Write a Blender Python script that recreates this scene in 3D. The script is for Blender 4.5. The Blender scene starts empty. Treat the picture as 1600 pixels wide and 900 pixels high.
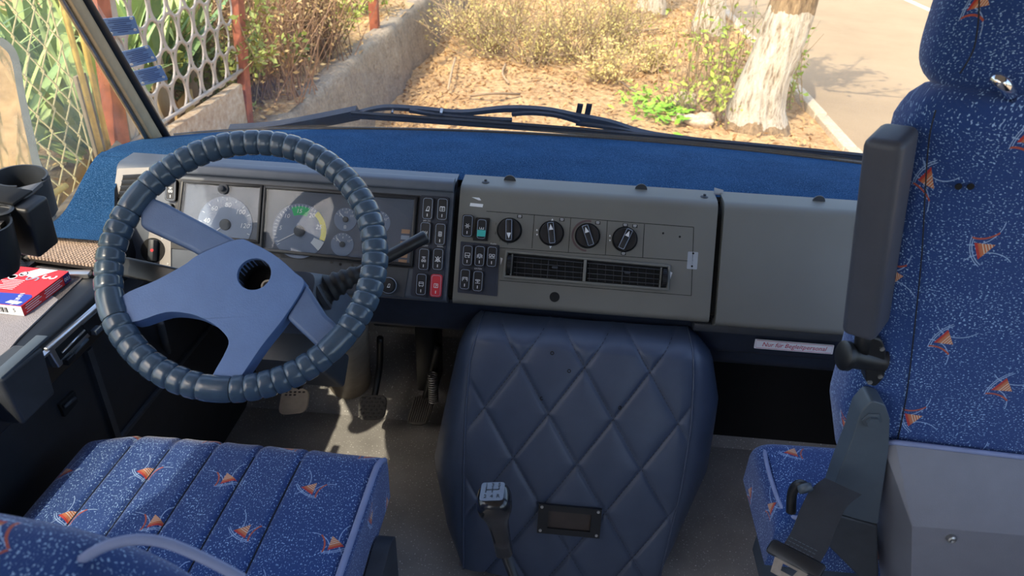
import bpy, bmesh, math, random
import numpy as np
from mathutils import Vector, Matrix
random.seed(7)
S = bpy.context.scene
COL = S.collection
# ------------------------------------------------------------------ camera, sky, sun, exposure
FPX, CX, CY = 1130.0, 800.0, 450.0
CAM = np.array([0.0, 0.0, 1.4])
def _basis():
    fw = np.array([915 - CX, 450 + 224.0, -FPX]); fw /= np.linalg.norm(fw)
    s = 0.075; k = -(fw[0] - fw[1] * s) / fw[2]
    r = np.array([1, -s, k]); r /= np.linalg.norm(r)
    return np.stack([r, fw, np.cross(r, fw)])
RC = _basis()
cam = bpy.data.cameras.new('camera'); cam_o = bpy.data.objects.new('camera', cam); COL.objects.link(cam_o)
cam.sensor_fit = 'HORIZONTAL'; cam.sensor_width = 36; cam.lens = 36 * FPX / 1600
cam.clip_start = 0.02; cam.clip_end = 300
cam_o.matrix_world = Matrix.Translation(Vector(CAM)) @ Matrix([list(RC[i]) for i in range(3)]).to_4x4()
cam.dof.use_dof = True; cam.dof.focus_distance = 1.4; cam.dof.aperture_fstop = 8.0
S.camera = cam_o
SUN_EL = math.radians(50); SH = np.array([0.43, 0.903]); SH = SH / np.linalg.norm(SH)   # shadow heading on the ground
world = bpy.data.worlds.new('world'); S.world = world; world.use_nodes = True
wn = world.node_tree; bg = wn.nodes['Background']
sky = wn.nodes.new('ShaderNodeTexSky'); sky.sky_type = 'NISHITA'; sky.sun_disc = False
sky.sun_elevation = SUN_EL; sky.sun_rotation = math.atan2(-SH[0], -SH[1]); sky.dust_density = 2.5; sky.air_density = 1.0
wn.links.new(sky.outputs[0], bg.inputs[0]); bg.inputs[1].default_value = SKY_STRENGTH = 0.52
sun = bpy.data.lights.new('sun', 'SUN'); sun.energy = 5.0; sun.angle = 0.009; sun.color = (1.0, 0.90, 0.74)
sun_o = bpy.data.objects.new('sun', sun); COL.objects.link(sun_o); sun_o.location = (-6, -10, 12)
sdir = Vector((SH[0] * math.cos(SUN_EL), SH[1] * math.cos(SUN_EL), -math.sin(SUN_EL)))
sun_o.rotation_euler = sdir.to_track_quat('-Z', 'Y').to_euler()
vs = S.view_settings; vs.view_transform = 'Standard'; vs.look = 'None'; vs.gamma = 1; vs.exposure = 0.0
vs.use_curve_mapping = False

# ------------------------------------------------------------------ measuring helpers
def ray(px, py):
    d = RC @ np.array([px - CX, -(py - CY), -FPX]); return d / np.linalg.norm(d)
def on(px, py, n, p):
    d = ray(px, py); n = np.array(n, float); p = np.array(p, float)
    return CAM + d * (n @ (p - CAM) / (n @ d))
def atz(px, py, z): return on(px, py, (0, 0, 1), (0, 0, z))
def aty(px, py, y): return on(px, py, (0, 1, 0), (0, y, 0))
def atx(px, py, x): return on(px, py, (1, 0, 0), (x, 0, 0))
def atd(px, py, d): return CAM + RC @ (np.array([px - CX, -(py - CY), -FPX]) / FPX * d)
V = lambda *a: np.array(a, float)
def nrm(v): v = np.array(v, float); return v / np.linalg.norm(v)

# ------------------------------------------------------------------ node helper
class Nd:
    def __init__(s, t, sock): s.t = t; s.k = sock
    def _m(s, op, *o):
        n = s.t.nodes.new('ShaderNodeMath'); n.operation = op
        for i, x in enumerate((s,) + o):
            if isinstance(x, Nd): s.t.links.new(x.k, n.inputs[i])
            else: n.inputs[i].default_value = x
        return Nd(s.t, n.outputs[0])
    def __add__(s, o): return s._m('ADD', o)
    def __sub__(s, o): return s._m('SUBTRACT', o)
    def __rsub__(s, o): return (s * -1) + o
    def __mul__(s, o): return s._m('MULTIPLY', o)
    def __truediv__(s, o): return s._m('DIVIDE', o)
    __radd__ = __add__; __rmul__ = __mul__
    def lt(s, o): return s._m('LESS_THAN', o)
    def gt(s, o): return s._m('GREATER_THAN', o)
    def abs(s): return s._m('ABSOLUTE')
    def fr(s): return s._m('FRACT')
    def fl(s): return s._m('FLOOR')
    def sqrt(s): return s._m('SQRT')
    def mod(s, o): return s._m('FLOORED_MODULO', o)
    def mx(s, o): return s._m('MAXIMUM', o)
    def sin(s): return s._m('SINE')
    def cos(s): return s._m('COSINE')
def new_mat(name):
    m = bpy.data.materials.new(name); m.use_nodes = True
    return m, m.node_tree, m.node_tree.nodes['Principled BSDF']
def coords(t, kind='Object'):
    n = t.nodes.new('ShaderNodeTexCoord'); return n.outputs[kind]
def noise(t, vec, scale, detail=3, rough=.55, out='Fac'):
    n = t.nodes.new('ShaderNodeTexNoise'); n.inputs['Scale'].default_value = scale
    n.inputs['Detail'].default_value = detail; n.inputs['Roughness'].default_value = rough
    t.links.new(vec, n.inputs['Vector']); return n.outputs[out]
def ramp(t, fac, stops):
    n = t.nodes.new('ShaderNodeValToRGB'); cr = n.color_ramp
    while len(cr.elements) < len(stops): cr.elements.new(.5)
    for e, (p, c) in zip(cr.elements, stops): e.position = p; e.color = tuple(c) + (1,)
    t.links.new(fac, n.inputs[0]); return n.outputs[0]
def mixc(t, fac, a, b):
    n = t.nodes.new('ShaderNodeMix'); n.data_type = 'RGBA'
    for s, x in ((0, fac), (6, a), (7, b)):
        if isinstance(x, Nd): x = x.k
        if isinstance(x, (float, int)): n.inputs[s].default_value = x
        elif isinstance(x, tuple): n.inputs[s].default_value = x + (1,)
        else: t.links.new(x, n.inputs[s])
    return n.outputs[2]
def bump(t, b, height, strength, dist):
    n = t.nodes.new('ShaderNodeBump'); n.inputs['Strength'].default_value = strength; n.inputs['Distance'].default_value = dist
    t.links.new(height, n.inputs['Height']); t.links.new(n.outputs[0], b.inputs['Normal'])
def c8(r, g, b):
    f = lambda x: (x / 255 / 12.92) if x / 255 <= .04045 else ((x / 255 + .055) / 1.055) ** 2.4
    return (f(r), f(g), f(b))
def plain(name, col, rough=.5, metal=0., var=.15, vscale=30, bscale=0, bstr=.2, bdist=.001, spec=.5, coat=0.):
    m, t, b = new_mat(name); co = coords(t)
    a = tuple(x * (1 - var) for x in col); c = tuple(min(1, x * (1 + var)) for x in col)
    t.links.new(ramp(t, noise(t, co, vscale), [(.3, a), (.7, c)]), b.inputs['Base Color'])
    b.inputs['Roughness'].default_value = rough; b.inputs['Metallic'].default_value = metal
    b.inputs['Specular IOR Level'].default_value = spec; b.inputs['Coat Weight'].default_value = coat
    if bscale: bump(t, b, noise(t, co, bscale, 2), bstr, bdist)
    return m
M = {}
M['charcoal'] = plain('charcoal_plastic', c8(56, 60, 66), .5, bscale=900, bstr=.15, bdist=.0006)
M['black'] = plain('black_plastic', c8(24, 26, 30), .42)
M['black_rub'] = plain('black_rubber', c8(30, 31, 33), .6, bscale=300)
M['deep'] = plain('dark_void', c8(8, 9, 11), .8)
M['navy'] = plain('navy_plastic', c8(38, 46, 62), .5, bscale=700, bstr=.15, bdist=.0006)
M['olive'] = plain('olive_grey_plastic', c8(110, 110, 104), .5, var=.05, vscale=8, bscale=900, bstr=.12, bdist=.0005)
M['inst'] = plain('slate_plastic', c8(82, 90, 102), .45, var=.06, bscale=900, bstr=.12, bdist=.0005)
M['greyp'] = plain('warm_grey_plastic', c8(150, 146, 142), .5, var=.06, bscale=700, bstr=.12, bdist=.0005)
M['white'] = plain('white_print', c8(225, 228, 230), .5, var=.02)
M['dialgrey'] = plain('dial_grey', c8(150, 162, 180), .45, var=.03)
M['dialface'] = plain('dial_face', c8(112, 126, 150), .45, var=.03)
M['dialdark'] = plain('dial_backing', c8(62, 74, 94), .4, var=.05)
M['green'] = plain('green_print', c8(40, 190, 110), .5, var=.03)
M['yellow'] = plain('yellow_print', c8(225, 210, 60), .5, var=.03)
M['teal'] = plain('teal_lens', c8(70, 190, 180), .3, var=.05)
M['orange'] = plain('amber_lens', c8(176, 130, 92), .5, var=.1)
M['redsw'] = plain('red_switch', c8(200, 45, 58), .4, var=.05)
M['chrome'] = plain('chrome', (.75, .76, .78), .12, 1., var=.02)
M['steel'] = plain('worn_steel', (.5, .49, .47), .38, 1., var=.2, vscale=60)
M['whl'] = plain('wheel_leather', c8(58, 76, 94), .26, coat=.25, var=.12, vscale=40, bscale=500, bstr=.12, bdist=.0008)
M['hub'] = plain('hub_rubber', c8(88, 116, 162), .55, var=.06, bscale=420, bstr=.35, bdist=.0008)
M['spoke'] = plain('spoke_rubber', c8(80, 102, 138), .5, var=.06, bscale=420, bstr=.3, bdist=.0008)
M['vinyl'] = plain('quilted_vinyl', c8(68, 80, 102), .40, var=.08, vscale=18, bscale=450, bstr=.22, bdist=.0008)
M['seam'] = plain('seam_thread', c8(22, 27, 38), .7)
M['shell'] = plain('grey_shell_plastic', c8(120, 121, 130), .5, var=.04, bscale=600, bstr=.3, bdist=.0008)
M['bracket'] = plain('slate_metal', c8(76, 86, 96), .45, var=.06)
M['armrest'] = plain('armrest_vinyl', c8(66, 70, 82), .5, var=.06, bscale=500, bstr=.35, bdist=.0008)
M['piping'] = plain('lavender_piping', c8(136, 148, 186), .8, var=.06, bscale=1500, bstr=.5)
M['webbing'] = plain('seat_belt_webbing', c8(42, 44, 50), .8, bscale=900, bstr=.6)
M['brakepad'] = plain('brake_pad_rubber', c8(36, 35, 35), .5, bscale=200)
M['pedal'] = plain('pedal_rubber', c8(78, 74, 70), .55, bscale=200)
M['pedalworn'] = plain('worn_pedal', c8(170, 162, 150), .35, .3, var=.15)
M['column'] = plain('column_boot', c8(134, 124, 112), .5, var=.15)
M['cloth'] = plain('pale_cloth', c8(150, 146, 150), .95, var=.15, vscale=500, bscale=700, bstr=.8, bdist=.002)
M['darkfelt'] = plain('dark_felt', c8(84, 80, 82), .95, var=.4, vscale=400, bscale=500, bstr=.8, bdist=.002)
M['matbase'] = plain('mat_backing', c8(44, 38, 36), .9, var=.2)
M['matrib'] = plain('brown_weave', c8(178, 156, 138), .9, var=.25, vscale=200, bscale=500, bstr=.6, bdist=.002)
M['alu'] = plain('brushed_aluminium', (.66, .66, .66), .32, .9, var=.06)
M['boxred'] = plain('red_card', c8(214, 38, 46), .45, var=.02)
M['boxblue'] = plain('blue_card', c8(40, 62, 170), .45, var=.04)
M['navyprint'] = plain('navy_print', c8(34, 36, 96), .45, var=.02)
M['card'] = plain('white_card', c8(225, 226, 230), .5, var=.02)
M['stickblue'] = plain('blue_sticker', c8(132, 166, 220), .5, var=.04)
M['stickink'] = plain('sticker_ink', c8(80, 104, 160), .5, var=.02)
M['redink'] = plain('red_ink', c8(176, 34, 62), .5, var=.02)
M['headliner'] = plain('headliner_fabric', c8(170, 172, 176), .9)
M['wallblack'] = plain('door_panel_black', c8(34, 37, 43), .55, bscale=600)
M['pillar'] = plain('pillar_trim', c8(178, 158, 126), .6, var=.08)
M['tape'] = plain('clear_tape', c8(160, 166, 172), .35, var=.05)
def speckle(name, base, spots, thr=.66, scale=260, rough=.55):
    m, t, b = new_mat(name); co = coords(t)
    n1 = Nd(t, noise(t, co, scale, 1)); n2 = noise(t, co, 5, 4)
    base_c = ramp(t, n2, [(.3, tuple(x * .75 for x in base)), (.7, tuple(x * 1.25 for x in base))])
    t.links.new(mixc(t, n1.gt(thr), base_c, spots), b.inputs['Base Color'])
    b.inputs['Roughness'].default_value = rough; bump(t, b, noise(t, co, 400, 2), .15, .001); return m
M['floor'] = speckle('speckled_floor_vinyl', c8(152, 150, 148), c8(235, 235, 235), .69, 240)
def carpet():
    m, t, b = new_mat('blue_carpet'); co = coords(t)
    n = noise(t, co, 420, 3, .7)
    big = noise(t, co, 9, 3)
    c = ramp(t, n, [(.3, c8(12, 36, 62)), (.52, c8(36, 74, 114)), (.78, c8(118, 154, 190))])
    c = mixc(t, .35, c, ramp(t, big, [(.3, c8(24, 56, 90)), (.7, c8(44, 86, 128))]))
    t.links.new(c, b.inputs['Base Color']); b.inputs['Roughness'].default_value = .95
    b.inputs['Specular IOR Level'].default_value = .05; bump(t, b, n, .8, .004); return m
M['carpet'] = carpet()
def fabric():
    m, t, b = new_mat('blue_moquette'); uv = coords(t, 'UV')
    sp = t.nodes.new('ShaderNodeSeparateXYZ'); t.links.new(uv, sp.inputs[0])
    u, v = Nd(t, sp.outputs[0]), Nd(t, sp.outputs[1])
    mp = t.nodes.new('ShaderNodeMapping'); mp.inputs['Scale'].default_value = (1.5, .8, 1); t.links.new(uv, mp.inputs[0])
    n1 = Nd(t, noise(t, mp.outputs[0], 330, 1.5, .6)); n2 = Nd(t, noise(t, uv, 17, 2))
    spk = (n1 + (n2 - .5) * .14).gt(.625)
    base = mixc(t, spk, c8(22, 60, 122), c8(150, 184, 226))
    cw, ch = .138, .100
    row = (v / ch).fl(); par = row.mod(2)
    uu = u / cw + par * .5; col = uu.fl(); q = (row + col).mod(2) * 2 - 1
    x = (uu.fr() - .5) * cw; y = (v / ch).fr() * ch - ch / 2
    # alternate pieces lean one way or the other
    x0 = x * q; ca, sa = math.cos(.5), math.sin(.5)
    X = (x0 * ca + y * sa) * 1.15; Y = (y * ca - x0 * sa) * 1.15
    tri = (X.abs()).lt((Y * -.55) + .0085) * Y.gt(-.011) * Y.lt(.0155)
    stripe = ((Y * 260).fr()).gt(.55) * Y.gt(-.004)
    tc = mixc(t, stripe, c8(186, 104, 64), c8(206, 186, 164))
    tc = mixc(t, Y.lt(-.007), tc, c8(176, 52, 48))
    def arc(ax, ay, r, w, lo, hi):
        d = ((X - ax) * (X - ax) + (Y - ay) * (Y - ay)).sqrt()
        return (d - r).abs().lt(w) * Y.gt(lo) * Y.lt(hi) * X.abs().lt(.036)
    light = arc(.05, -.012, .044, .0007, -.03, .03).mx(arc(-.046, .0, .037, .0007, -.02, .034)).mx(arc(.0, .032, .048, .0007, -.022, -.009)).mx(arc(.0, .034, .053, .0007, -.022, -.012))
    red = arc(-.052, .012, .037, .0014, -.012, .024)
    c = mixc(t, light, base, c8(146, 174, 214))
    c = mixc(t, red, c, c8(170, 80, 62))
    c = mixc(t, tri, c, tc)
    t.links.new(c, b.inputs['Base Color']); b.inputs['Roughness'].default_value = .92
    b.inputs['Sheen Weight'].default_value = .25
    rib = (u * 2600).sin(); bump(t, b, (rib * .15 + n1).k, .5, .0012); return m
M['fabric'] = fabric()
def glass(name, dust, tint=(1, 1, 1), dust_col=(.8, .76, .62), streak=6, refl=.15):
    m, t, b = new_mat(name); co = coords(t)
    out = t.nodes['Material Output']; t.nodes.remove(b)
    tr = t.nodes.new('ShaderNodeBsdfTransparent'); tr.inputs[0].default_value = tint + (1,)
    gl = t.nodes.new('ShaderNodeBsdfGlossy'); gl.inputs['Roughness'].default_value = .02
    fr = t.nodes.new('ShaderNodeFresnel'); fr.inputs[0].default_value = 1.45
    df = t.nodes.new('ShaderNodeBsdfDiffuse'); df.inputs[0].default_value = dust_col + (1,)
    a = t.nodes.new('ShaderNodeMixShader'); bb = t.nodes.new('ShaderNodeMixShader')
    t.links.new((Nd(t, fr.outputs[0]) * refl).k, a.inputs[0]); t.links.new(tr.outputs[0], a.inputs[1]); t.links.new(gl.outputs[0], a.inputs[2])
    n = Nd(t, noise(t, co, streak, 5, .65))
    t.links.new((n * n * (dust * 3.4)).k, bb.inputs[0]); t.links.new(a.outputs[0], bb.inputs[1]); t.links.new(df.outputs[0], bb.inputs[2])
    t.links.new(bb.outputs[0], out.inputs[0]); return m
M['windscreen'] = glass('windscreen_glass', .03)
M['sideglass'] = glass('dusty_side_glass', .24, (1, .98, .9))
M['dialglass'] = glass('dial_cover', .02, (.96, .98, 1), (.8, .82, .85), 20, .6)

# ------------------------------------------------------------------ mesh builder
class MB:
    def __init__(s): s.v = []; s.f = []; s.uv = []
    def add(s, vs, fs, uvs=None):
        o = len(s.v); s.v += [tuple(float(c) for c in p) for p in vs]; s.f += [tuple(i + o for i in f) for f in fs]
        s.uv += [tuple(q) for q in uvs] if uvs is not None else [(0, 0)] * len(vs); return s
    def box(s, c, ex, ey, ez, sx, sy, sz, bev=0., seg=2):
        c = V(*c); ex, ey, ez = V(*ex), V(*ey), V(*ez)
        bm = bmesh.new(); bmesh.ops.create_cube(bm, size=1.0)
        for w in bm.verts: w.co = Vector((w.co.x * sx, w.co.y * sy, w.co.z * sz))
        if bev: bmesh.ops.bevel(bm, geom=list(bm.edges), offset=bev, segments=seg, profile=.5, affect='EDGES')
        bm.verts.index_update()
        vs = [c + ex * w.co.x + ey * w.co.y + ez * w.co.z for w in bm.verts]; fs = [[w.index for w in f.verts] for f in bm.faces]
        bm.free(); return s.add(vs, fs)
    def abox(s, x0, x1, y0, y1, z0, z1, bev=0., seg=2):
        return s.box(((x0 + x1) / 2, (y0 + y1) / 2, (z0 + z1) / 2), (1, 0, 0), (0, 1, 0), (0, 0, 1), x1 - x0, y1 - y0, z1 - z0, bev, seg)
    def rod(s, p, q, r, n=10, r2=None): return s.tube([p, q], r, n, radii=[r, r if r2 is None else r2])
    def tube(s, pts, r, n=8, radii=None, closed=False, cap=True):
        P = [V(*p) for p in pts]; k = len(P); T = []
        for i in range(k):
            a = P[(i - 1) % k] if (closed or i) else P[0]; b = P[(i + 1) % k] if (closed or i < k - 1) else P[-1]
            T.append(nrm(b - a))
        u = np.cross(T[0], V(0, 0, 1));
        if np.linalg.norm(u) < 1e-3: u = np.cross(T[0], V(1, 0, 0))
        u = nrm(u); vs = []; fs = []
        for i in range(k):
            u = nrm(u - T[i] * (u @ T[i])); w = np.cross(T[i], u); rr = radii[i] if radii is not None else r
            for j in range(n):
                a = 2 * math.pi * j / n; vs.append(P[i] + (u * math.cos(a) + w * math.sin(a)) * rr)
        for i in range(k if closed else k - 1):
            i2 = (i + 1) % k
            for j in range(n): fs.append((i * n + j, i * n + (j + 1) % n, i2 * n + (j + 1) % n, i2 * n + j))
        if cap and not closed: fs.append(tuple(range(n))[::-1]); fs.append(tuple((k - 1) * n + j for j in range(n)))
        return s.add(vs, fs)
    def lathe(s, c, ax, prof, n=24, ux=None, a0=0., a1=2 * math.pi):
        c = V(*c); ax = nrm(ax); u = nrm(ux) if ux is not None else nrm(np.cross(ax, V(.3, .7, .2))); u = nrm(u - ax * (u @ ax)); w = np.cross(ax, u)
        full = abs(a1 - a0 - 2 * math.pi) < 1e-6; m = n if full else n + 1
        vs = []; fs = []
        for (r, h) in prof:
            for j in range(m):
                a = a0 + (a1 - a0) * j / n; vs.append(c + ax * h + (u * math.cos(a) + w * math.sin(a)) * r)
        for i in range(len(prof) - 1):
            for j in range(n):
                j2 = (j + 1) % m
                fs.append((i * m + j, i * m + j2, (i + 1) * m + j2, (i + 1) * m + j))
        if full:
            if prof[0][0] > 1e-6: fs.append(tuple(range(n))[::-1])
            if prof[-1][0] > 1e-6: fs.append(tuple((len(prof) - 1) * n + j for j in range(n)))
        return s.add(vs, fs)
    def prism(s, poly, d):
        P = [V(*p) for p in poly]; n = len(P); d = V(*d)
        vs = P + [p + d for p in P]
        fs = [tuple(range(n)), tuple(range(2 * n - 1, n - 1, -1))] + [(i, (i + 1) % n + 0, (i + 1) % n + n, i + n)[::-1] for i in range(n)]
        return s.add(vs, fs)
    def grid(s, fn, nu, nv, closed_u=False):
        vs = []; uv = []
        for j in range(nv + 1):
            for i in range(nu if closed_u else nu + 1):
                r = fn(i / nu, j / nv); vs.append(r[0]); uv.append(r[1] if r[1] is not None else (0, 0))
        w = nu if closed_u else nu + 1; fs = []
        for j in range(nv):
            for i in range(nu):
                i2 = (i + 1) % w; fs.append((j * w + i, j * w + i2, (j + 1) * w + i2, (j + 1) * w + i))
        return s.add(vs, fs, uv)
    def mesh(s, name, mat, smooth, off=(0, 0, 0)):
        me = bpy.data.meshes.new(name)
        me.from_pydata([(a - off[0], b - off[1], c - off[2]) for a, b, c in s.v], [], s.f)
        bm = bmesh.new(); bm.from_mesh(me); bmesh.ops.recalc_face_normals(bm, faces=bm.faces); bm.to_mesh(me); bm.free()
        if any(q != (0, 0) for q in s.uv):
            l = me.uv_layers.new(name='UVMap'); idx = np.empty(len(me.loops), int); me.loops.foreach_get('vertex_index', idx)
            l.data.foreach_set('uv', np.array(s.uv, dtype=np.float32)[idx].ravel())
        me.materials.append(M[mat] if isinstance(mat, str) else mat)
        if smooth: me.shade_smooth() if smooth is True else me.set_sharp_from_angle(angle=math.radians(smooth))
        return me
ROOT = {}
def rootloc(p):
    while p is not None:
        if p.name in ROOT: return ROOT[p.name]
        p = p.parent
    return V(0, 0, 0)
def obj(name, mb, mat, parent=None, smooth=40, label=None, kind=None):
    off = rootloc(parent)
    o = bpy.data.objects.new(name, mb.mesh(name, mat, smooth, off)); COL.objects.link(o)
    if parent is not None: o.parent = parent
    if label: o['label'] = label
    if kind: o['kind'] = kind
    return o
def piece(name, me, parent, mw):
    """a copy of a shared mesh at world matrix mw, child of parent"""
    o = bpy.data.objects.new(name, me); COL.objects.link(o); o.parent = parent
    o.matrix_local = Matrix.Translation(-Vector(rootloc(parent))) @ mw; return o
def tag(o, label, cat, group=None):
    o['label'] = label; o['category'] = cat
    if group: o['group'] = group
    return o
def thing(name, label, cat, loc, group=None):
    o = bpy.data.objects.new(name, None); COL.objects.link(o); o.location = tuple(loc); o.empty_display_size = .1
    ROOT[o.name] = V(*loc); return tag(o, label, cat, group)
def struct(name, mb, mat, smooth=40, label=None):
    o = obj(name, mb, mat, None, smooth); o['kind'] = 'structure'
    if label: o['label'] = label
    return o
def setroot(o, loc):
    """move the origin of a single mesh thing to loc, keeping its shape where it is"""
    return o
def frame_m(o, ex, ey, ez): return Matrix([[ex[i], ey[i], ez[i], o[i]] for i in range(3)] + [[0, 0, 0, 1]])
_tc = {}
def text_mesh(txt, size, mat, shear=0.):
    k = (txt, size, mat, shear)
    if k in _tc: return _tc[k]
    cu = bpy.data.curves.new('lettering', 'FONT'); cu.body = txt; cu.size = size; cu.align_x = 'CENTER'; cu.align_y = 'CENTER'
    cu.extrude = .0002; cu.resolution_u = 2; cu.shear = shear
    o = bpy.data.objects.new('tmp', cu); COL.objects.link(o); dg = bpy.context.evaluated_depsgraph_get(); dg.update()
    me = bpy.data.meshes.new_from_object(o.evaluated_get(dg)); me.name = 'lettering'
    bpy.data.objects.remove(o); me.materials.clear(); me.materials.append(M[mat]); _tc[k] = me; return me
def fillet(poly, rad, n=4):
    out = []; k = len(poly)
    for i, p in enumerate(poly):
        r = rad[i] if isinstance(rad, (list, tuple)) else rad
        p = V(*p); a = V(*poly[i - 1]); b = V(*poly[(i + 1) % k])
        if r <= 0: out.append(p); continue
        da, db = nrm(a - p), nrm(b - p); r = min(r, np.linalg.norm(a - p) * .45, np.linalg.norm(b - p) * .45)
        p0, p1 = p + da * r, p + db * r
        for j in range(n + 1):
            q = j / n; out.append((1 - q) ** 2 * p0 + 2 * q * (1 - q) * p + q * q * p1)
    return out
def smoothpoly(pts, n=6, closed=True):
    P = [V(*p) for p in pts]; k = len(P); out = []
    for i in range(k if closed else k - 1):
        p0 = P[(i - 1) % k] if (closed or i) else P[0]; p1 = P[i]; p2 = P[(i + 1) % k]; p3 = P[(i + 2) % k] if (closed or i < k - 2) else P[-1]
        for j in range(n):
            q = j / n; out.append(.5 * (2 * p1 + (p2 - p0) * q + (2 * p0 - 5 * p1 + 4 * p2 - p3) * q * q + (3 * p1 - p0 - 3 * p2 + p3) * q ** 3))
    if not closed: out.append(P[-1])
    return out
# ------------------------------------------------------------------ cab shell
X0, X1 = -1.04, 1.16
def yb(x):                       # foot of the curved windscreen (z = .73)
    q = (x - .04) / 1.08; return 1.955 - .15 * q * q - .05 * q ** 8
LEAN = .547
struct('floor', MB().abox(-.92, 1.12, -3, 1.95, -.04, 0), 'floor', label='dark grey speckled vinyl cab floor')
struct('wall_front', MB().abox(-1.0, 1.12, 1.78, 1.83, 0, .72).add([(-.92, 1.55, .001), (1.12, 1.55, .001), (1.12, 1.78, .14), (-.92, 1.78, .14)], [(0, 1, 2, 3)]), 'floor')
struct('wall_left', MB().abox(-.93, -.86, -.4, 1.78, 0, .60).abox(-1.05, -.93, -.4, 1.78, -.04, .6).abox(-1.05, -.99, -.4, 1.78, .6, .70), 'wallblack', label='black inner door panel below the window ledge')
struct('wall_right', MB().abox(1.12, 1.18, -3, 1.80, -.04, .78).abox(1.12, 1.18, -3, 1.34, 1.70, 1.9).abox(1.12, 1.18, .0, .12, .78, 1.70).abox(1.12, 1.18, -1.6, -1.45, .78, 1.70), 'wallblack')
struct('ceiling', MB().abox(X0, X1, -3, 1.36, 1.86, 1.92), 'headliner')
struct('trim_4', MB().abox(-1.07, -1.0, -3, 1.34, 1.83, 1.9).abox(-1.07, -1.0, -3, -.22, -.04, .78).abox(-1.07, -1.0, -.45, -.22, .78, 1.83).abox(-1.07, -1.0, -1.7, -1.55, .78, 1.83), 'headliner')
struct('wall_back', MB().abox(-1.07, 1.18, -3.06, -3.0, -.04, 1.92), 'headliner')
tag(obj('light_blocker', MB().abox(-1.025, -1.0, .48, 1.16, 1.50, 1.84, .01), 'charcoal', None), 'unseen dark board added at the top of the left side window to shade the gauges', 'light blocker')  # made-up board out of view, added to keep sun off the gauges
# left window glass and windscreen
g = MB().add([(X0, -.22, .70), (X0, 1.80, .70), (X0, 1.20, 1.83), (X0, -.22, 1.83)], [(0, 1, 2, 3)])
struct('window_2', g, 'sideglass', False, 'dusty left side window of the cab')
w = struct('window_1', MB().grid(lambda a, b: ((X0 + .01 + (X1 - X0 - .02) * a, yb(X0 + (X1 - X0) * a) - LEAN * 1.13 * b, .73 + 1.13 * b), None), 40, 12), 'windscreen', True, 'large curved windscreen in front of the dashboard')
def onws(px, py, h=0.0):        # a point on (or h outside) the windscreen
    d = ray(px, py); t = 1.0
    for _ in range(60):
        p = CAM + d * t; t += (yb(p[0]) + h - LEAN * (p[2] - .73) - p[1]) / (d[1] + LEAN * d[2]) * .8
    return CAM + d * t
obj('rubber_seal', MB().tube([(x, yb(x) + .004, .727) for x in np.linspace(X0 + .01, X1 - .01, 40)], .008, 6), 'black_rub', w, True)
# A pillar: beige trim with a black seal on the windscreen side
A0 = atx(243, 222, -1.02); A1 = atx(111, 0, -1.02); Ad = nrm(A1 - A0)
pz = np.cross(Ad, V(1, 0, 0))
tr1 = struct('trim_1', MB().box((A0 + Ad * .5), Ad, V(1, 0, 0), pz, 1.15, .03, .036, .006), 'pillar', label='beige windscreen pillar trim at the left')
S0, S1 = atx(262, 222, -1.012), atx(131, 0, -1.012); Sd = nrm(S1 - S0)
obj('rubber_seal', MB().tube([S0 - Sd * .05, S0 + Sd * 1.1], .014, 8), 'black_rub', tr1, True)
obj('window_channel', MB().tube([A0 - Ad * .05 - pz * .022, A0 + Ad * 1.1 - pz * .022], .005, 6), 'steel', tr1, True)
obj('window_channel', MB().tube([(X0 + .01, .12, .712), (X0 + .01, 1.74, .712)], .011, 6), 'black_rub', tr1, True)
# window ledge on the door
led = struct('trim_2', MB().prism(fillet([(-1.03, -.3, .60), (-.835, -.3, .60), (-.828, -.3, .69), (-1.03, -.3, .69)], [0, .004, .02, 0]), (0, 1.40, 0)).prism([(-1.03, 1.10, .60), (-.90, 1.10, .60), (-.90, 1.10, .69), (-1.03, 1.10, .69)], (0, .2, 0)), 'black', label='black window ledge along the door')
obj('trim_strip', MB().prism([(-.8279, -.3, .672), (-.822, -.3, .668), (-.822, -.3, .664), (-.8279, -.3, .664)], (0, 1.38, 0)), 'alu', led)
dl = struct('trim_3', MB().box((-.8585, .7, .35), (1, 0, 0), nrm((0, 1, .0)), (0, 0, 1), .012, 2.0, .012, .002).abox(-.866, -.852, 1.02, 1.035, .02, .58), 'charcoal', label='raised moulding on the black door panel')
# ------------------------------------------------------------------ dashboard carpet
def carp(a, b):
    x = X0 + .012 + (X1 - X0 - .03) * a; y0 = 1.44; y1 = yb(x) - .012; y = y0 + (y1 - y0) * b
    return ((x, y, .795 + .006 * math.sin(b * 3.14) - .062 * b ** 1.3), None)
dc = thing('dashboard_carpet', 'bright blue carpet covering the dashboard shelf below the windscreen', 'carpet', (0, 1.6, .76))
obj('carpet_top', MB().grid(carp, 60, 24), 'carpet', dc, True)
cs = MB().grid(lambda a, b: ((X0 + .012 + (.078 + .075 * max(0, 1 - 1.6 * b)) * a, 1.19 + .27 * b, .722 + .075 * (lambda q: q * q * (3 - 2 * q))(max(0, b - .25) / .75)), None), 10, 10)
obj('carpet_corner', cs, 'carpet', dc, True)
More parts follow.
